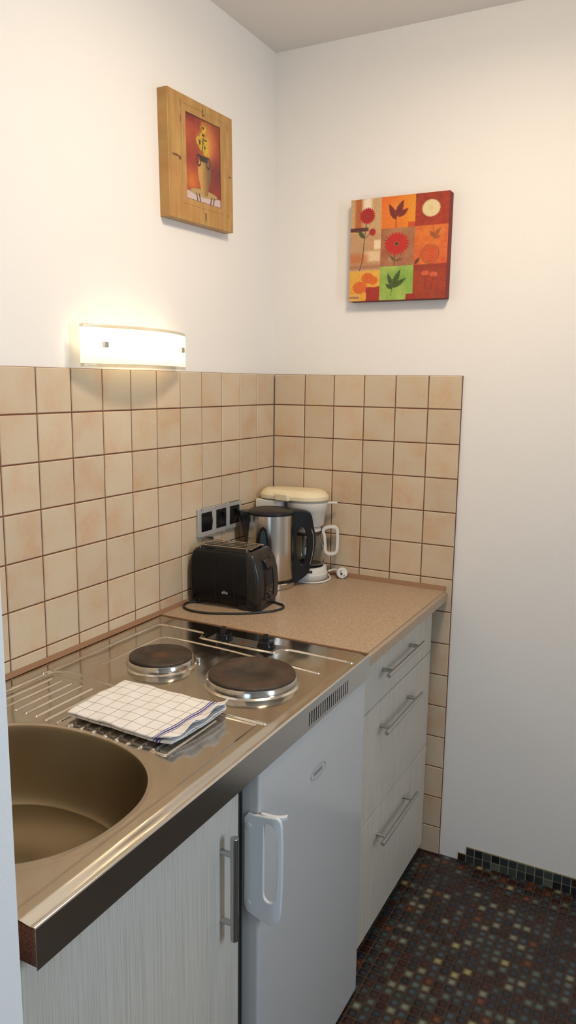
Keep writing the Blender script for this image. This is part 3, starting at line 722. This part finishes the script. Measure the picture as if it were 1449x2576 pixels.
# water gauge window on the side facing the room
gd = Vector((.19, -.98, 0)).normalized(); gt = Vector((.98, .19, 0)).normalized()
def gauge(name, sc_, off_, m):
    bm = bmesh.new(); R_ = .0738
    hp = []
    for k in range(21):
        t = k/20; hp.append((.0215*sc_*math.cos(math.pi*.5*t)**.34 if t < 1 else 0, .045+.152*t*(1 if sc_ == 1 else .93)))
    full = hp+[(-a, b) for a, b in hp[::-1][1:]]
    A = [bm.verts.new(KC+gd*math.sqrt(R_**2-a*a)*1.0+gd*off_+gt*a+zv*(ZW+b)) for a, b in full]; Bv = [bm.verts.new(v.co-gd*.004) for v in A]
    N = len(A); bm.faces.new(A); bm.faces.new(Bv[::-1])
    for i in range(N): bm.faces.new((A[i], Bv[i], Bv[(i+1) % N], A[(i+1) % N]))
    return link(name, bm, m, ke, angle=60)
gauge('gauge_frame', 1.0, .0022, M['black']); gauge('water_gauge', .66, .0034, M['slate'])
# handle in the plane (hx, z)
def KH(px, py): return ((px-681)/805, .885+(1470-py)/790)
outer_ = [KH(*p) for p in [(722, 1283), (745, 1280), (768, 1283), (781, 1290), (787, 1322), (792, 1345), (792.5, 1362), (789, 1386), (784, 1408), (779, 1425), (776, 1436), (762, 1449), (746, 1459), (727, 1466), (722, 1466), (720, 1420), (720, 1370), (720, 1320)]]
hole_ = [KH(*p) for p in [(755, 1320), (749, 1330), (745, 1345), (743, 1362), (743, 1376), (745, 1390), (749, 1403), (755, 1414), (760, 1415), (765, 1409), (769, 1395), (771, 1380), (771, 1362), (769, 1345), (764, 1328), (760, 1321)]]
hc = KH(756, 1368)
O2 = by_param(outer_, hc, 60) if False else by_angle(outer_, hc, 72); H2 = by_angle(hole_, hc, 72)
bm = bmesh.new()
def wid(a): return .021 if a < .06 else .021-.009*min(1, (a-.06)/.05)
vv = {}
for nm_, pl in (('o', O2), ('h', H2)):
    for sgn in (-1, 1): vv[nm_, sgn] = [bm.verts.new(KP(a, sgn*wid(a), b)) for a, b in pl]
for i in range(72):
    j = (i+1) % 72
    for f in ((vv['o', -1][i], vv['o', -1][j], vv['o', 1][j], vv['o', 1][i]), (vv['h', -1][j], vv['h', -1][i], vv['h', 1][i], vv['h', 1][j]),
              (vv['o', 1][i], vv['o', 1][j], vv['h', 1][j], vv['h', 1][i]), (vv['o', -1][j], vv['o', -1][i], vv['h', -1][i], vv['h', -1][j])): bm.faces.new(f)
hk = link('handle', bm, M['black_matt'], ke, bevel=.006, seg=3, angle=60)
bm = bmesh.new(); tube(bm, smoothpath([KP(*(lambda q_: (q_[0], -.0126, q_[1]))(KH(*p))) for p in [(781, 1326), (786, 1345), (787, 1365), (784, 1390), (779, 1414)]], 6), .0012, 8); link('handle_trim', bm, M['chrome'], hk)
bm = bmesh.new(); q1 = KH(774, 1436); loft(bm, [[KP(q1[0]+a, b, q1[1]+c_) for b, c_ in ((-.008, -.003), (.008, -.003), (.008, .003), (-.008, .003))] for a in (-.01, .014)]); link('switch', bm, M['black'], ke, bevel=.001)
bm = bmesh.new(); tube(bm, smoothpath([KP(.070, -.01, ZW+.008), KP(.079, .010, ZW+.008), KP(.066, .045, ZW+.0045), KP(.03, .080, ZW+.0045), KP(-.03, .084, ZW+.0045)], 8), .003, 10); link('power_cable', bm, M['rubber'], ke)

# ------------------------------------------------------------------ coffee maker
CC = Vector((.166, -.0745, 0))
cm = thing('coffee_maker', (CC.x, CC.y, ZW), 'white filter coffee maker with glass carafe in the tiled corner behind the kettle', 'coffee maker')
def capsule(c0, r0, c1, r1, z, n=18):
    """outline round c1 (big, right) and c0 (left)"""
    out = []
    for k in range(n+1):
        a = -math.pi/2+math.pi*k/n; out.append((c1[0]+r1*math.cos(a), c1[1]+r1*math.sin(a), z))
    for k in range(n+1):
        a = math.pi/2+math.pi*k/n; out.append((c0[0]+r0*math.cos(a), c0[1]+r0*math.sin(a), z))
    return out
c1_ = (CC.x, CC.y); c0_ = (.062, -.087)
bm = bmesh.new(); loft(bm, [capsule(c0_, .050, c1_, .066, ZW), capsule(c0_, .052, c1_, .0695, ZW+.003), capsule(c0_, .052, c1_, .0695, ZW+.020), capsule(c0_, .051, c1_, .0665, ZW+.022), capsule(c0_, .050, c1_, .0655, ZW+.038), capsule(c0_, .048, c1_, .062, ZW+.041)])
link('base', bm, M['white_plastic'], cm, angle=50)
bm = bmesh.new(); lathe(bm, c1_, [(0, ZW+.0412), (.055, ZW+.0412), (.054, ZW+.0435), (0, ZW+.0435)], 40); link('warming_plate', bm, M['dark'], cm)
bm = bmesh.new(); sec = [(.012, -.137), (.094, -.137), (.102, -.128), (.102, -.040), (.094, -.034), (.012, -.034), (.008, -.040), (.008, -.130)]
loft(bm, [[(x, y, z) for x, y in sec] for z in (ZW+.041, ZW+.252)]); link('water_tank', bm, M['white_plastic'], cm, bevel=.003)
bm = bmesh.new(); lathe(bm, c1_, [(0, ZW+.172), (.050, ZW+.172), (.053, ZW+.175), (.060, ZW+.222), (.0635, ZW+.225), (.0655, ZW+.248), (0, ZW+.248)], 64); fb = link('filter_holder', bm, M['white_plastic'], cm, angle=45)
bm = bmesh.new(); a0 = CC+hx*.060; loft(bm, [[CC+hx*a+hyv*b+zv*(ZW+z) for b, z in ((-w_, .243), (w_, .243), (w_, .247+t_), (-w_, .247+t_))] for a, w_, t_ in ((.062, .010, 0), (.085, .007, .0015), (.096, .006, .001))]); link('filter_tab', bm, M['white_plastic'], fb, bevel=.001)
bm = bmesh.new(); lathe(bm, c1_, [(0, ZW+.248), (.0615, ZW+.248), (.0625, ZW+.256), (0, ZW+.256)], 48); link('filter_rim', bm, mat('grey_plastic', (0.42, 0.42, 0.40), 0.4), cm)
bm = bmesh.new()
zL = ZW+.252
loft(bm, [capsule(c0_, .0515, c1_, .0655, zL+.003), capsule(c0_, .054, c1_, .0685, zL+.006), capsule(c0_, .054, c1_, .0685, zL+.016), capsule(c0_, .046, c1_, .059, zL+.027), capsule((.064, -.087), .038, (CC.x-.006, CC.y), .049, zL+.0335), capsule((.066, -.087), .032, (CC.x-.008, CC.y), .042, zL+.0345)])
link('lid', bm, M['cream_plastic'], cm, angle=22)['label'] = 'yellowed cream lid'
bm = bmesh.new(); loft(bm, [[(x, y, z) for x, y in ((.085, -.146), (.132, -.150), (.140, -.138), (.080, -.130))] for z in (zL+.002, zL+.024)]); link('lid_catch', bm, M['cream_plastic'], cm, bevel=.003)
# carafe
ca = thing('glass_carafe', (CC.x, CC.y, ZW+.0436), 'clear glass carafe with white handle standing in the coffee maker', 'carafe')
z0c = ZW+.0437
prof_o = [(0, z0c), (.050, z0c), (.056, z0c+.006), (.0585, z0c+.030), (.056, z0c+.060), (.048, z0c+.085), (.043, z0c+.100), (.044, z0c+.112)]
prof_i = [(r-.0016 if r > 0 else 0, z+.0016 if i < 2 else z) for i, (r, z) in enumerate(prof_o)][::-1]
bm = bmesh.new(); lathe(bm, c1_, prof_o+prof_i, 56); link('glass_jug', bm, M['glass'], ca, angle=60)
bm = bmesh.new(); lathe(bm, c1_, [(.0445, z0c+.100), (.0462, z0c+.100), (.0462, z0c+.108), (.0445, z0c+.108), (.0445, z0c+.100)], 48); link('band', bm, mat('dark_band', lin(70, 44, 34), 0.4), ca)
bm = bmesh.new(); lathe(bm, c1_, [(0, z0c+.112), (.046, z0c+.112), (.047, z0c+.117), (.040, z0c+.1245), (0, z0c+.1255)], 48); link('carafe_lid', bm, M['white_plastic'], ca)
bm = bmesh.new()
def CP(a, b, z): return CC+hx*a+hyv*b+zv*z
path = smoothpath([CP(0.0520, 0, ZW+.150), CP(0.0540, 0, ZW+.160), CP(0.0660, 0, ZW+.1655), CP(0.0860, 0, ZW+.167), CP(0.0950, 0, ZW+.162), CP(0.0980, 0, ZW+.150), CP(0.0980, 0, ZW+.100), CP(0.0940, 0, ZW+.084), CP(0.0820, 0, ZW+.079), CP(0.0680, 0, ZW+.080), CP(0.0610, 0, ZW+.088), CP(0.0590, 0, ZW+.11), CP(0.0560, 0, ZW+.140)], 5, True)
# rectangular section ring
R1 = []
for i, p in enumerate(path):
    t = (path[(i+1) % len(path)]-path[i-1]).normalized(); nn = t.cross(hyv).normalized()
    R1.append([bm.verts.new(p+nn*a+hyv*b) for a, b in ((-.0046, -.009), (.0046, -.009), (.0046, .009), (-.0046, .009))])
for a, b in zip(R1, R1[1:]+R1[:1]):
    for k in range(4): bm.faces.new((a[k], a[(k+1) % 4], b[(k+1) % 4], b[k]))
link('handle', bm, M['white_plastic'], ca, bevel=.0012, angle=50)
# its cable and plug
bm = bmesh.new(); tube(bm, smoothpath([(.225, -.030, .8925), (.245, -.060, .8900), (.249, -.095, .8895), (.238, -.128, .8895), (.210, -.147, .8895), (.185, -.151, .8895), (.168, -.146, .8895)], 8), .0030, 10); link('cable', bm, M['white_plastic'], cm)
pl = Vector((.276, -.034, ZW+.0185)); ax = (CAM_LOC-pl); ax.z = 0.10; ax.normalize(); ax = (ax+Vector((.25, .12, .1))).normalized()
bm = bmesh.new(); tube(bm, [pl-ax*.022, pl-ax*.018, pl-ax*.003, pl], [.010, .0165, .018, .0172], 28); pg = link('plug', bm, M['white_plastic'], cm, bevel=.001)
sv = ax.cross(zv).normalized(); uvv_ = sv.cross(ax).normalized()
for s_ in (-1, 1):
    b_ = pl+(sv*.6+uvv_*.8)*s_*.0095; bm = bmesh.new(); tube(bm, [b_, b_+ax*.016, b_+ax*.018], [.0023, .0023, .0015], 12); link('plug_pin', bm, M['brass'], pg)
bm = bmesh.new(); b_ = pl+(sv*.8-uvv_*.6)*.004; tube(bm, [b_-ax*.001, b_+ax*.0006], .0045, 4); link('plug_slot', bm, M['dark'], pg)
bm = bmesh.new(); tube(bm, smoothpath([pl-ax*.02, Vector((.258, -.020, ZW+.020)), Vector((.240, -.018, ZW+.022)), Vector((.222, -.026, ZW+.016))], 6), [.0055]*10+[.0035]*9, 10); link('plug_cable', bm, M['white_plastic'], cm)

# ------------------------------------------------------------------ switch and sockets
so = thing('socket_panel', (0, -.337, 1.064), 'silver triple frame with black switch and two sockets on the left tiles above the toaster', 'socket')
y0s, y1s, z0s, z1s = -.4545, -.2195, 1.0645, 1.1455
bm = bmesh.new(); ysx = [y0s, y0s+.0775, y0s+.1565, y1s]
Wf = .0135
cw = .0275
cs = [(y0s+.0415+.0763*k, (z0s+z1s)/2) for k in range(3)]
# frame as bars round the three inserts
for k in range(3):
    cy_, cz_ = cs[k]; lo = y0s if k == 0 else cs[k]-0 if False else cy_-.0381 if k else y0s; lo = y0s if k == 0 else cy_-.0381; hi = y1s if k == 2 else cy_+.0381
    box(bm, .0002, .009, lo, cy_-cw, z0s, z1s); box(bm, .0002, .009, cy_+cw, hi, z0s, z1s)
    box(bm, .0002, .009, cy_-cw, cy_+cw, z0s, cz_-cw); box(bm, .0002, .009, cy_-cw, cy_+cw, cz_+cw, z1s)
bmesh.ops.remove_doubles(bm, verts=bm.verts, dist=1e-6)
link('frame', bm, M['socket_silver'], so, bevel=.0015)
for k in (1, 2): 
    yy = cs[k][0]-.0381; bm = bmesh.new(); tube(bm, [(.0088, yy, z0s+.002), (.0092, yy, z1s-.002)], .0014, 8); link('frame_rib', bm, M['socket_silver'], so)
cy_, cz_ = cs[0]
bm = bmesh.new(); prism(bm, [(0, -cw+.001), (.009, -cw+.001), (.0125, 0), (.0085, cw-.001), (0, cw-.001)], (.0003, cy_-cw+.001, cz_), (1, 0, 0), (0, 0, 1), (0, 1, 0), 2*cw-.002); link('rocker_switch', bm, M['black_gloss'], so, bevel=.0008)
for k in (1, 2):
    cy_, cz_ = cs[k]; bm = bmesh.new(); No = 48
    sq = by_angle([(-cw+.001, -cw+.001), (cw-.001, -cw+.001), (cw-.001, cw-.001), (-cw+.001, cw-.001)], (0, 0), No); ci = [(.0195*math.cos(2*math.pi*i/No), .0195*math.sin(2*math.pi*i/No)) for i in range(No)]
    rr_ = [[bm.verts.new((d, cy_+a, cz_+b)) for a, b in s_] for s_, d in ((sq, .0005), (sq, .0098), (ci, .0098), ([(a*.95, b*.95) for a, b in ci], .002))]
    for a, b in zip(rr_, rr_[1:]):
        for i in range(No): bm.faces.new((a[i], a[(i+1) % No], b[(i+1) % No], b[i]))
    bm.faces.new(rr_[-1]); sk = link('socket_insert', bm, M['black'], so, angle=40)
    for zz in (-1, 1): link('earth_clip', B(.003, .0100, cy_-.0016, cy_+.0016, cz_+zz*.0180-.0012, cz_+zz*.0180+.0012), M['brass'], sk)

# ------------------------------------------------------------------ wall lamp
la = thing('wall_lamp', (W0, -.70, 1.53), 'lit wall lamp with curved frosted glass shade above the left tiles', 'wall lamp')
link('mounting_plate', B(W0, W0+.012, -.84, -.56, 1.555, 1.615), M['door_paint'], la, bevel=.003)
LZ0, LZ1 = 1.5355, 1.6290
def shade_x(t): return .030+.062*math.sin(math.pi*t)**.85 if 0 < t < 1 else .030
ya, yb_ = -.935, -.545
def band_mesh(z0, z1, name, m, parent, nz=2, t=.004):
    bm = bmesh.new(); NN = 48; cols_ = []
    for i in range(NN+1):
        a = math.pi*(i/NN); yy = ya+(yb_-ya)*i/NN; xx = .030+.058*math.sin(a)
        cols_.append([bm.verts.new((xx, yy, z)) for z in np.linspace(z0, z1, nz)])
    for a, b in zip(cols_, cols_[1:]):
        for k in range(nz-1): bm.faces.new((a[k], a[k+1], b[k+1], b[k]))
    return link(name, bm, m, parent, solid=t, angle=60)
sh = band_mesh(LZ0+.008, LZ1-.007, 'glass_shade', M['frosted'], la, 4)
band_mesh(LZ1-.007, LZ1, 'clear_edge', M['clear'], sh); band_mesh(LZ0, LZ0+.008, 'clear_edge', M['clear'], sh)
for yy in (-.885, -.597):
    t_ = (yy-ya)/(yb_-ya); xx = .030+.058*math.sin(math.pi*t_)
    bm = bmesh.new(); tube(bm, [(W0+.010, yy+(.02 if yy < -.7 else -.02), 1.585), (xx, yy, 1.585)], .003, 10); link('bracket_rod', bm, M['handle'], la)
    link('glass_clip', box(bmesh.new(), xx+.001, xx+.010, yy-.006, yy+.006, 1.579, 1.591), M['handle'], la, bevel=.001)
for yy in (-.775, -.635):
    bm = bmesh.new(); lathe(bm, (.030, yy), [(0, 1.562), (.005, 1.564), (.006, 1.575), (.005, 1.594), (0, 1.598)], 16); link('bulb', bm, M['bulb'], la)
    L_ = light('bulb_light', 'POINT', (.034, yy, 1.581), 0.14, (1.0, 0.74, 0.42), 0.012); 

# ------------------------------------------------------------------ pictures
def paint_mesh(name, w_, h_, fn, place, nu, nv):
    u = np.linspace(0, 1, nu); v = np.linspace(0, 1, nv); UU, VV = np.meshgrid(u, v)
    P3 = place(UU, VV); me = gridmesh(name, P3[0], P3[1], P3[2])
    Cc = fn(UU, VV); Cc = np.clip(Cc, 0, 255)/255.0
    lin_ = np.where(Cc <= .04045, Cc/12.92, ((Cc+.055)/1.055)**2.4)
    at = me.color_attributes.new('paint', 'FLOAT_COLOR', 'POINT')
    buf = np.ones((nu*nv, 4), dtype=np.float32); buf[:, :3] = lin_.reshape(-1, 3); at.data.foreach_set('color', buf.ravel()); return me
rng = np.random.RandomState(3)
def vnoise(U, V, f, seed):
    r = np.random.RandomState(seed); G = r.rand(64, 64); x = U*f; y = V*f; i = x.astype(int); j = y.astype(int); a = sm(x-i); b = sm(y-j); i %= 63; j %= 63
    return G[j, i]*(1-a)*(1-b)+G[j, i+1]*a*(1-b)+G[j+1, i]*(1-a)*b+G[j+1, i+1]*a*b
def fb(U, V, f, seed): return (vnoise(U, V, f, seed)+.5*vnoise(U, V, f*2.1, seed+1)+.25*vnoise(U, V, f*4.3, seed+2))/1.75
def over(C, mask, col): 
    mask = np.clip(mask, 0, 1)[..., None]; return C*(1-mask)+np.array(col, float)*mask
def soft(d, e=.006): return np.clip(.5-d/e, 0, 1)
def leaf(U, V, x0, y0, x1, y1, w_, jag=.0):
    dx, dy = x1-x0, y1-y0; L_ = math.hypot(dx, dy); t = ((U-x0)*dx+(V-y0)*dy)/L_**2; d = np.abs((U-x0)*dy-(V-y0)*dx)/L_
    wl = w_*np.sin(np.pi*np.clip(t, 0, 1)**.8)*(1+jag*np.sin(t*40)); return soft(d-wl)*(t > 0)*(t < 1)
def flower(U, V, x, y, r, n_=24, jag=.14, sq=1.0):
    a = np.arctan2((V-y)/sq, U-x); d = np.hypot(U-x, (V-y)/sq); return soft(d-r*(1+jag*np.sin(a*n_))), d, a
def stem(U, V, pts, w_):
    return soft(segdist(U, V, pts)-w_)
def floral(U, V):
    C = np.zeros(U.shape+(3,)); n1 = fb(U, V, 9, 1); n2 = fb(U, V, 22, 5); n3 = fb(U, V, 60, 9)
    A, B_ = .325, .672; Rr1, Rr2 = .305, .672
    C[...] = (196, 158, 112)
    C = over(C, (U > .16)*(U < .27)*.0+soft(np.abs(U-.085)-.035, .03)*(V < .32), (178, 98, 48))
    C = over(C, soft(np.abs(U-.175)-.045, .04)*(V < .15), (232, 214, 190))
    C = over(C, (V > .33)*(V < .66)*soft(U-.32, .02)*.6, (186, 140, 104))
    C = over(C, soft(np.abs(U-.29)-.035)*soft(np.abs(V-.45)-.045, .02), (232, 206, 168))
    C = over(C, soft(np.abs(U-.23)-.09, .02)*soft(np.abs(V-.56)-.05, .02), (222, 190, 152))
    C = over(C, soft(np.abs(U-.09)-.1, .06)*soft(np.abs(V-.58)-.05, .06)*.8, (186, 104, 60))
    C = over(C, soft(U-.19, .02)*soft(np.abs(V-.295)-.018, .01), (84, 44, 44))
    C = over(C, soft(U-.34)*soft(np.abs(V-.665)-.02, .02)*.8, (120, 60, 50))
    C = over(C, soft(U-.34)*soft(V-.76, .03)*(V > .64)*.5, (200, 150, 110))
    # orange leaf cell
    m_ = (U > A)*(U < B_)*(V < Rr1); o_ = np.stack([222+0*U, 96+46*np.clip(U*2-.6+n1*.5, 0, 1), 30+14*n1], -1); C = np.where(m_[..., None], o_, C)
    lf = (116, 40, 34)
    for l_ in ((.475, .225, .400, .07, .030), (.475, .20, .55, .04, .032), (.50, .20, .60, .125, .024)): C = over(C, leaf(U, V, *l_, .12)*m_, lf)
    C = over(C, stem(U, V, [(.475, .30), (.478, .22), (.47, .15)], .003)*m_, lf)
    C = over(C, (U > .60)*(U < B_)*(V > .255)*(V < Rr1)*.8, (190, 60, 30))
    # dark red cell
    m_ = (U >= B_)*(V < Rr1); C = np.where(m_[..., None], np.stack([150+40*(n1-.4), 44+24*(n2-.3), 26+0*U], -1), C)
    f_, d_, a_ = flower(U, V, .825, .145, .088, 30, .06, .9); C = over(C, f_, (226, 208, 160)); C = over(C, f_*(.5+.5*np.sin(a_*26+d_*300))*(d_ > .02)*.3, (176, 150, 100)); C = over(C, soft(d_-.02, .03)*.5, (190, 160, 100))
    # left gerbera
    C = over(C, stem(U, V, [(.172, .21), (.155, .35), (.135, .60), (.10, .72)], .004), (74, 70, 40))
    C = over(C, stem(U, V, [(.15, .385), (.215, .335)], .003), (74, 70, 40)); C = over(C, leaf(U, V, .15, .38, .08, .30, .022, .2), (70, 84, 40))
    for x, y, r in ((.178, .165, .076), (.235, .325, .034)):
        f_, d_, a_ = flower(U, V, x, y, r, 20, .10, 1.0); C = over(C, f_, (172, 34, 36)); C = over(C, f_*np.clip(np.sin(a_*22), 0, 1)*.35, (120, 24, 30)); C = over(C, soft(d_-r*.2), (130, 74, 44))
    # centre cell
    m_ = (U > A)*(U < B_)*(V >= Rr1)*(V < Rr2); C = np.where(m_[..., None], np.stack([176-30*n1, 126-40*n1*(1+V-.4), 82-20*n1], -1), C)
    C = over(C, m_*soft(np.abs(U-.37)-.05, .05)*soft(np.abs(V-.54)-.03, .08)*.7, (150, 70, 50)); C = over(C, m_*soft(np.abs(U-.43)-.02, .03)*soft(np.abs(V-.60)-.01, .05)*.6, (214, 190, 160))
    C = over(C, stem(U, V, [(.475, .55), (.472, .66)], .004)*m_, (80, 70, 40)); C = over(C, leaf(U, V, .475, .62, .42, .56, .012)*m_, (104, 78, 44)); C = over(C, leaf(U, V, .475, .62, .56, .60, .010)*m_, (104, 78, 44))
    f_, d_, a_ = flower(U, V, .49, .455, .118, 22, .10, .88); C = over(C, f_, (190, 40, 34)); C = over(C, f_*np.clip(np.sin(a_*24), 0, 1)*.4, (150, 26, 28)); C = over(C, soft(d_-.026), (178, 96, 60)); C = over(C, soft(d_-.018), (62, 56, 24))
    # right middle
    m_ = (U >= B_)*(V >= Rr1)*(V < Rr2); C = np.where(m_[..., None], np.stack([206+20*(n1-.5), 74+50*n1, 36+14*n2], -1), C)
    for l_ in ((.86, .42, .93, .33, .02), (.86, .41, .82, .36, .018), (.86, .43, .93, .41, .012)): C = over(C, leaf(U, V, *l_)*m_*.6, (120, 64, 30))
    C = over(C, stem(U, V, [(.85, .31), (.86, .37), (.86, .44)], .003)*m_*.6, (110, 60, 30))
    d_ = np.hypot(U-.83, (V-.575)); C = over(C, m_*(d_ < .098)*.4, (172, 70, 36)); C = over(C, m_*(d_ < .098)*(np.sin(d_*240+3*np.arctan2(V-.575, U-.83)) > .4)*.45, (130, 70, 34)); C = over(C, m_*(d_ < .065)*.4, (216, 72, 40))
    C = over(C, leaf(U, V, .68, .665, .73, .60, .016)*m_, (96, 50, 36))
    # bottom left
    m_ = (U < A+.005)*(V >= .70); C = np.where(m_[..., None], np.stack([222+0*U, 160-50*(V-.70)+20*n1, 70-60*(V-.7)], -1), C)
    for x, y, r in ((.195, .775, .065), (.115, .865, .075), (.255, .80, .05)):
        f_, d_, a_ = flower(U, V, x, y, r, 14, .07, .8); C = over(C, f_, (214, 104, 38)); C = over(C, f_*np.clip(np.sin(d_*260+a_), 0, 1)*.4, (178, 70, 26))
    C = over(C, m_*(U > .15+.06*n1)*(V > .88-.03*n1), (160, 44, 34)); C = over(C, m_*(U < .11)*(np.abs(V-.965) < .012), (120, 60, 40)); C = over(C, m_*(U < .12)*(V > .93)*.5, (214, 180, 120))
    # green cell
    m_ = (U > A)*(U < B_)*(V >= Rr2); C = np.where(m_[..., None], np.stack([178-60*n1-30*(U-.33), 190-36*n1, 92-30*n1], -1), C)
    lf = (62, 84, 34)
    for l_ in ((.46, .875, .405, .735, .022), (.46, .87, .54, .70, .028), (.46, .88, .60, .79, .024), (.46, .89, .385, .84, .02)): C = over(C, leaf(U, V, *l_, .15)*m_, lf)
    C = over(C, stem(U, V, [(.445, .955), (.46, .86), (.50, .78)], .003)*m_, lf)
    # bottom right
    m_ = (U >= B_)*(V >= Rr2); C = np.where(m_[..., None], np.stack([152+40*(n2-.5), 48+26*(n1-.3), 30+0*U], -1), C)
    for x, y, r in ((.79, .755, .040), (.875, .77, .040)):
        f_, d_, a_ = flower(U, V, x, y, r, 12, .12, .6); C = over(C, f_*m_, (204, 92, 58))
    for p in (((.79, .77), (.795, .90)), ((.875, .78), (.85, .92))): C = over(C, stem(U, V, list(p), .002)*m_, (90, 40, 26))
    C = over(C, (U > .60)*(V > .945)*(U < .70), (150, 40, 34))
    return C + ((n3-.5)*18)[..., None]
def vase(U, V):
    n1 = fb(U, V, 6, 21); n2 = fb(U, V, 18, 25); n3 = fb(U, V, 60, 29)
    glow = np.exp(-((U-.62)**2/.06+(V-.26)**2/.10)); low = np.exp(-((U-.15)**2/.06+(V-.78)**2/.02)); midl = np.exp(-((U-.12)**2/.03+(V-.25)**2/.03))
    red = np.array((146, 52, 36.)); C = np.ones(U.shape+(3,))*red
    C = over(C, glow*1.0, (200, 132, 60)); C = over(C, low*.9, (206, 116, 44)); C = over(C, midl*.5, (206, 104, 50))
    C = over(C, np.clip(1.4-np.hypot((U-.85)/.35, (V-.60)/.2)*1.2, 0, 1)*.75, (100, 36, 44)); C = over(C, np.clip(1-np.hypot((U-.15)/.4, (V)/.10), 0, 1)*.8, (110, 30, 40)); C = over(C, np.clip(1.2-np.hypot((U-.38)/.10, (V-.10)/.07), 0, 1)*.6, (130, 40, 40))
    C += ((n1-.5)*40)[..., None]*np.array((1, .6, .4))
    # yellow flowers
    for x, y, rx, ry in ((.50, .10, .085, .06), (.48, .18, .09, .06), (.38, .27, .085, .07), (.58, .26, .08, .06), (.56, .35, .09, .06), (.60, .40, .07, .03), (.44, .33, .06, .04)):
        C = over(C, soft(np.hypot((U-x)/rx, (V-y)/ry)-1, .5)*np.clip((fb(U, V, 30, 41)-.30)*4, .15, 1), (206, 176, 52))
    for x, y, rx, ry in ((.505, .10, .025, .018), (.50, .185, .04, .016), (.40, .285, .026, .030), (.56, .235, .06, .010), (.545, .325, .022, .022)): C = over(C, soft(np.hypot((U-x)/rx, (V-y)/ry)-1, .4), (62, 60, 26))
    C = over(C, stem(U, V, [(.50, .22), (.49, .30), (.46, .40)], .010), (54, 50, 28))
    # table
    C = over(C, (V > .86)*(1.0), (206, 178, 168)) if False else over(C, soft(.90-V+.06*U*0, .01), (204, 180, 176))
    C = over(C, soft(np.hypot((U-.50)/.40, (V-.885)/.045)-1, .08), (178, 150, 100)); C = over(C, soft(np.abs(np.hypot((U-.50)/.40, (V-.885)/.045)-1)-.03, .08)*.7, (96, 72, 48))
    for x in (.28, .36, .72, .80): C = over(C, stem(U, V, [(x, .91), (x+.03*(1 if x < .5 else -1), .985)], .014), (84, 66, 54))
    # vase
    prof_ = lambda v: np.interp(v, [.44, .46, .50, .56, .66, .78, .86, .90], [.115, .12, .14, .185, .19, .14, .10, .085])
    body = soft(np.abs(U-.52)-prof_(V), .012)*(V > .44)*(V < .905); sh_ = np.clip((U-.44)/.2, 0, 1)
    C = np.where(body[..., None] > 0, C*(1-body[..., None])+body[..., None]*(np.array((196, 148, 82.))*(1-sh_[..., None]*.55)+np.array((60, 46, 34.))*sh_[..., None]*.55), C)
    C = over(C, soft(np.abs(U-.50)-.13+.4*(V-.44), .01)*(V > .43)*(V < .505), (58, 48, 40))
    for sx_ in (-1, 1):
        e_ = np.hypot((U-(.50+sx_*.135))/.055, (V-.50)/.062); C = over(C, soft(np.abs(e_-1)-.2, .1)*((U-.50)*sx_ > .05), (56, 46, 40))
    C = over(C, (np.minimum(np.minimum(U, 1-U)*1.0, np.minimum(V, 1-V)*1.2) < .012), (70, 40, 56))
    return C+((n3-.5)*16)[..., None]
fp = thing('flower_canvas', (.42, -.01, 1.75), 'square red and orange canvas of nine flower panels on the back wall', 'picture')
fx0, fx1, fz0, fz1, yfr = .270, .5715, 1.7515, 2.0450, -.026
link('stretcher', B(fx0, fx1, yfr+.0006, -W0, fz0, fz1), M['canvas_side'], fp, bevel=.002)
link('canvas', paint_mesh('canvas', 0, 0, floral, lambda U, V: (fx0+.0008+(fx1-fx0-.0016)*U, yfr+0*U, fz1-.0008-(fz1-fz0-.0016)*V), 230, 230), M['canvas'], fp)
wp = thing('framed_vase_picture', (-.005, -.438, 1.92), 'sunflower vase picture in a wide knotty pine frame on the left wall above the lamp', 'picture')
wp_parts = []
y0, y1, z0, z1 = -.588, -.288, 1.9215, 2.2225; iy0, iy1, iz0, iz1 = -.510, -.347, 1.978, 2.186; xf = .0205
N = 4
bm = bmesh.new()
O_ = [(y0, z0), (y1, z0), (y1, z1), (y0, z1)]; I_ = [(iy0, iz0), (iy1, iz0), (iy1, iz1), (iy0, iz1)]
G_ = lambda t: [(iy0-t, iz0-t), (iy1+t, iz0-t), (iy1+t, iz1+t), (iy0-t, iz1+t)]
lev = [[(a, b, W0) for a, b in O_], [(a, b, xf) for a, b in O_], [(a, b, xf) for a, b in G_(.0180)], [(a, b, xf-.0022) for a, b in G_(.0165)], [(a, b, xf-.0006) for a, b in G_(.0145)], [(a, b, xf-.0004) for a, b in I_], [(a, b, xf-.004) for a, b in I_]]
RR = [[bm.verts.new((d, a, b)) for a, b, d in l_] for l_ in lev]
for a, b in zip(RR, RR[1:]):
    for i in range(4): bm.faces.new((a[i], a[(i+1) % 4], b[(i+1) % 4], b[i]))
bm.faces.new(RR[0][::-1]); bm.faces.new(RR[-1])
wp_parts.append(link('frame', bm, M['pine'], wp, bevel=.005, seg=3))
wp_parts.append(link('print', paint_mesh('print', 0, 0, vase, lambda U, V: (xf-.0030+0*U, iy0+(iy1-iy0)*U, iz1-(iz1-iz0)*V), 150, 200), M['print'], wp))
wp.rotation_euler = (math.radians(1.6), 0, 0)
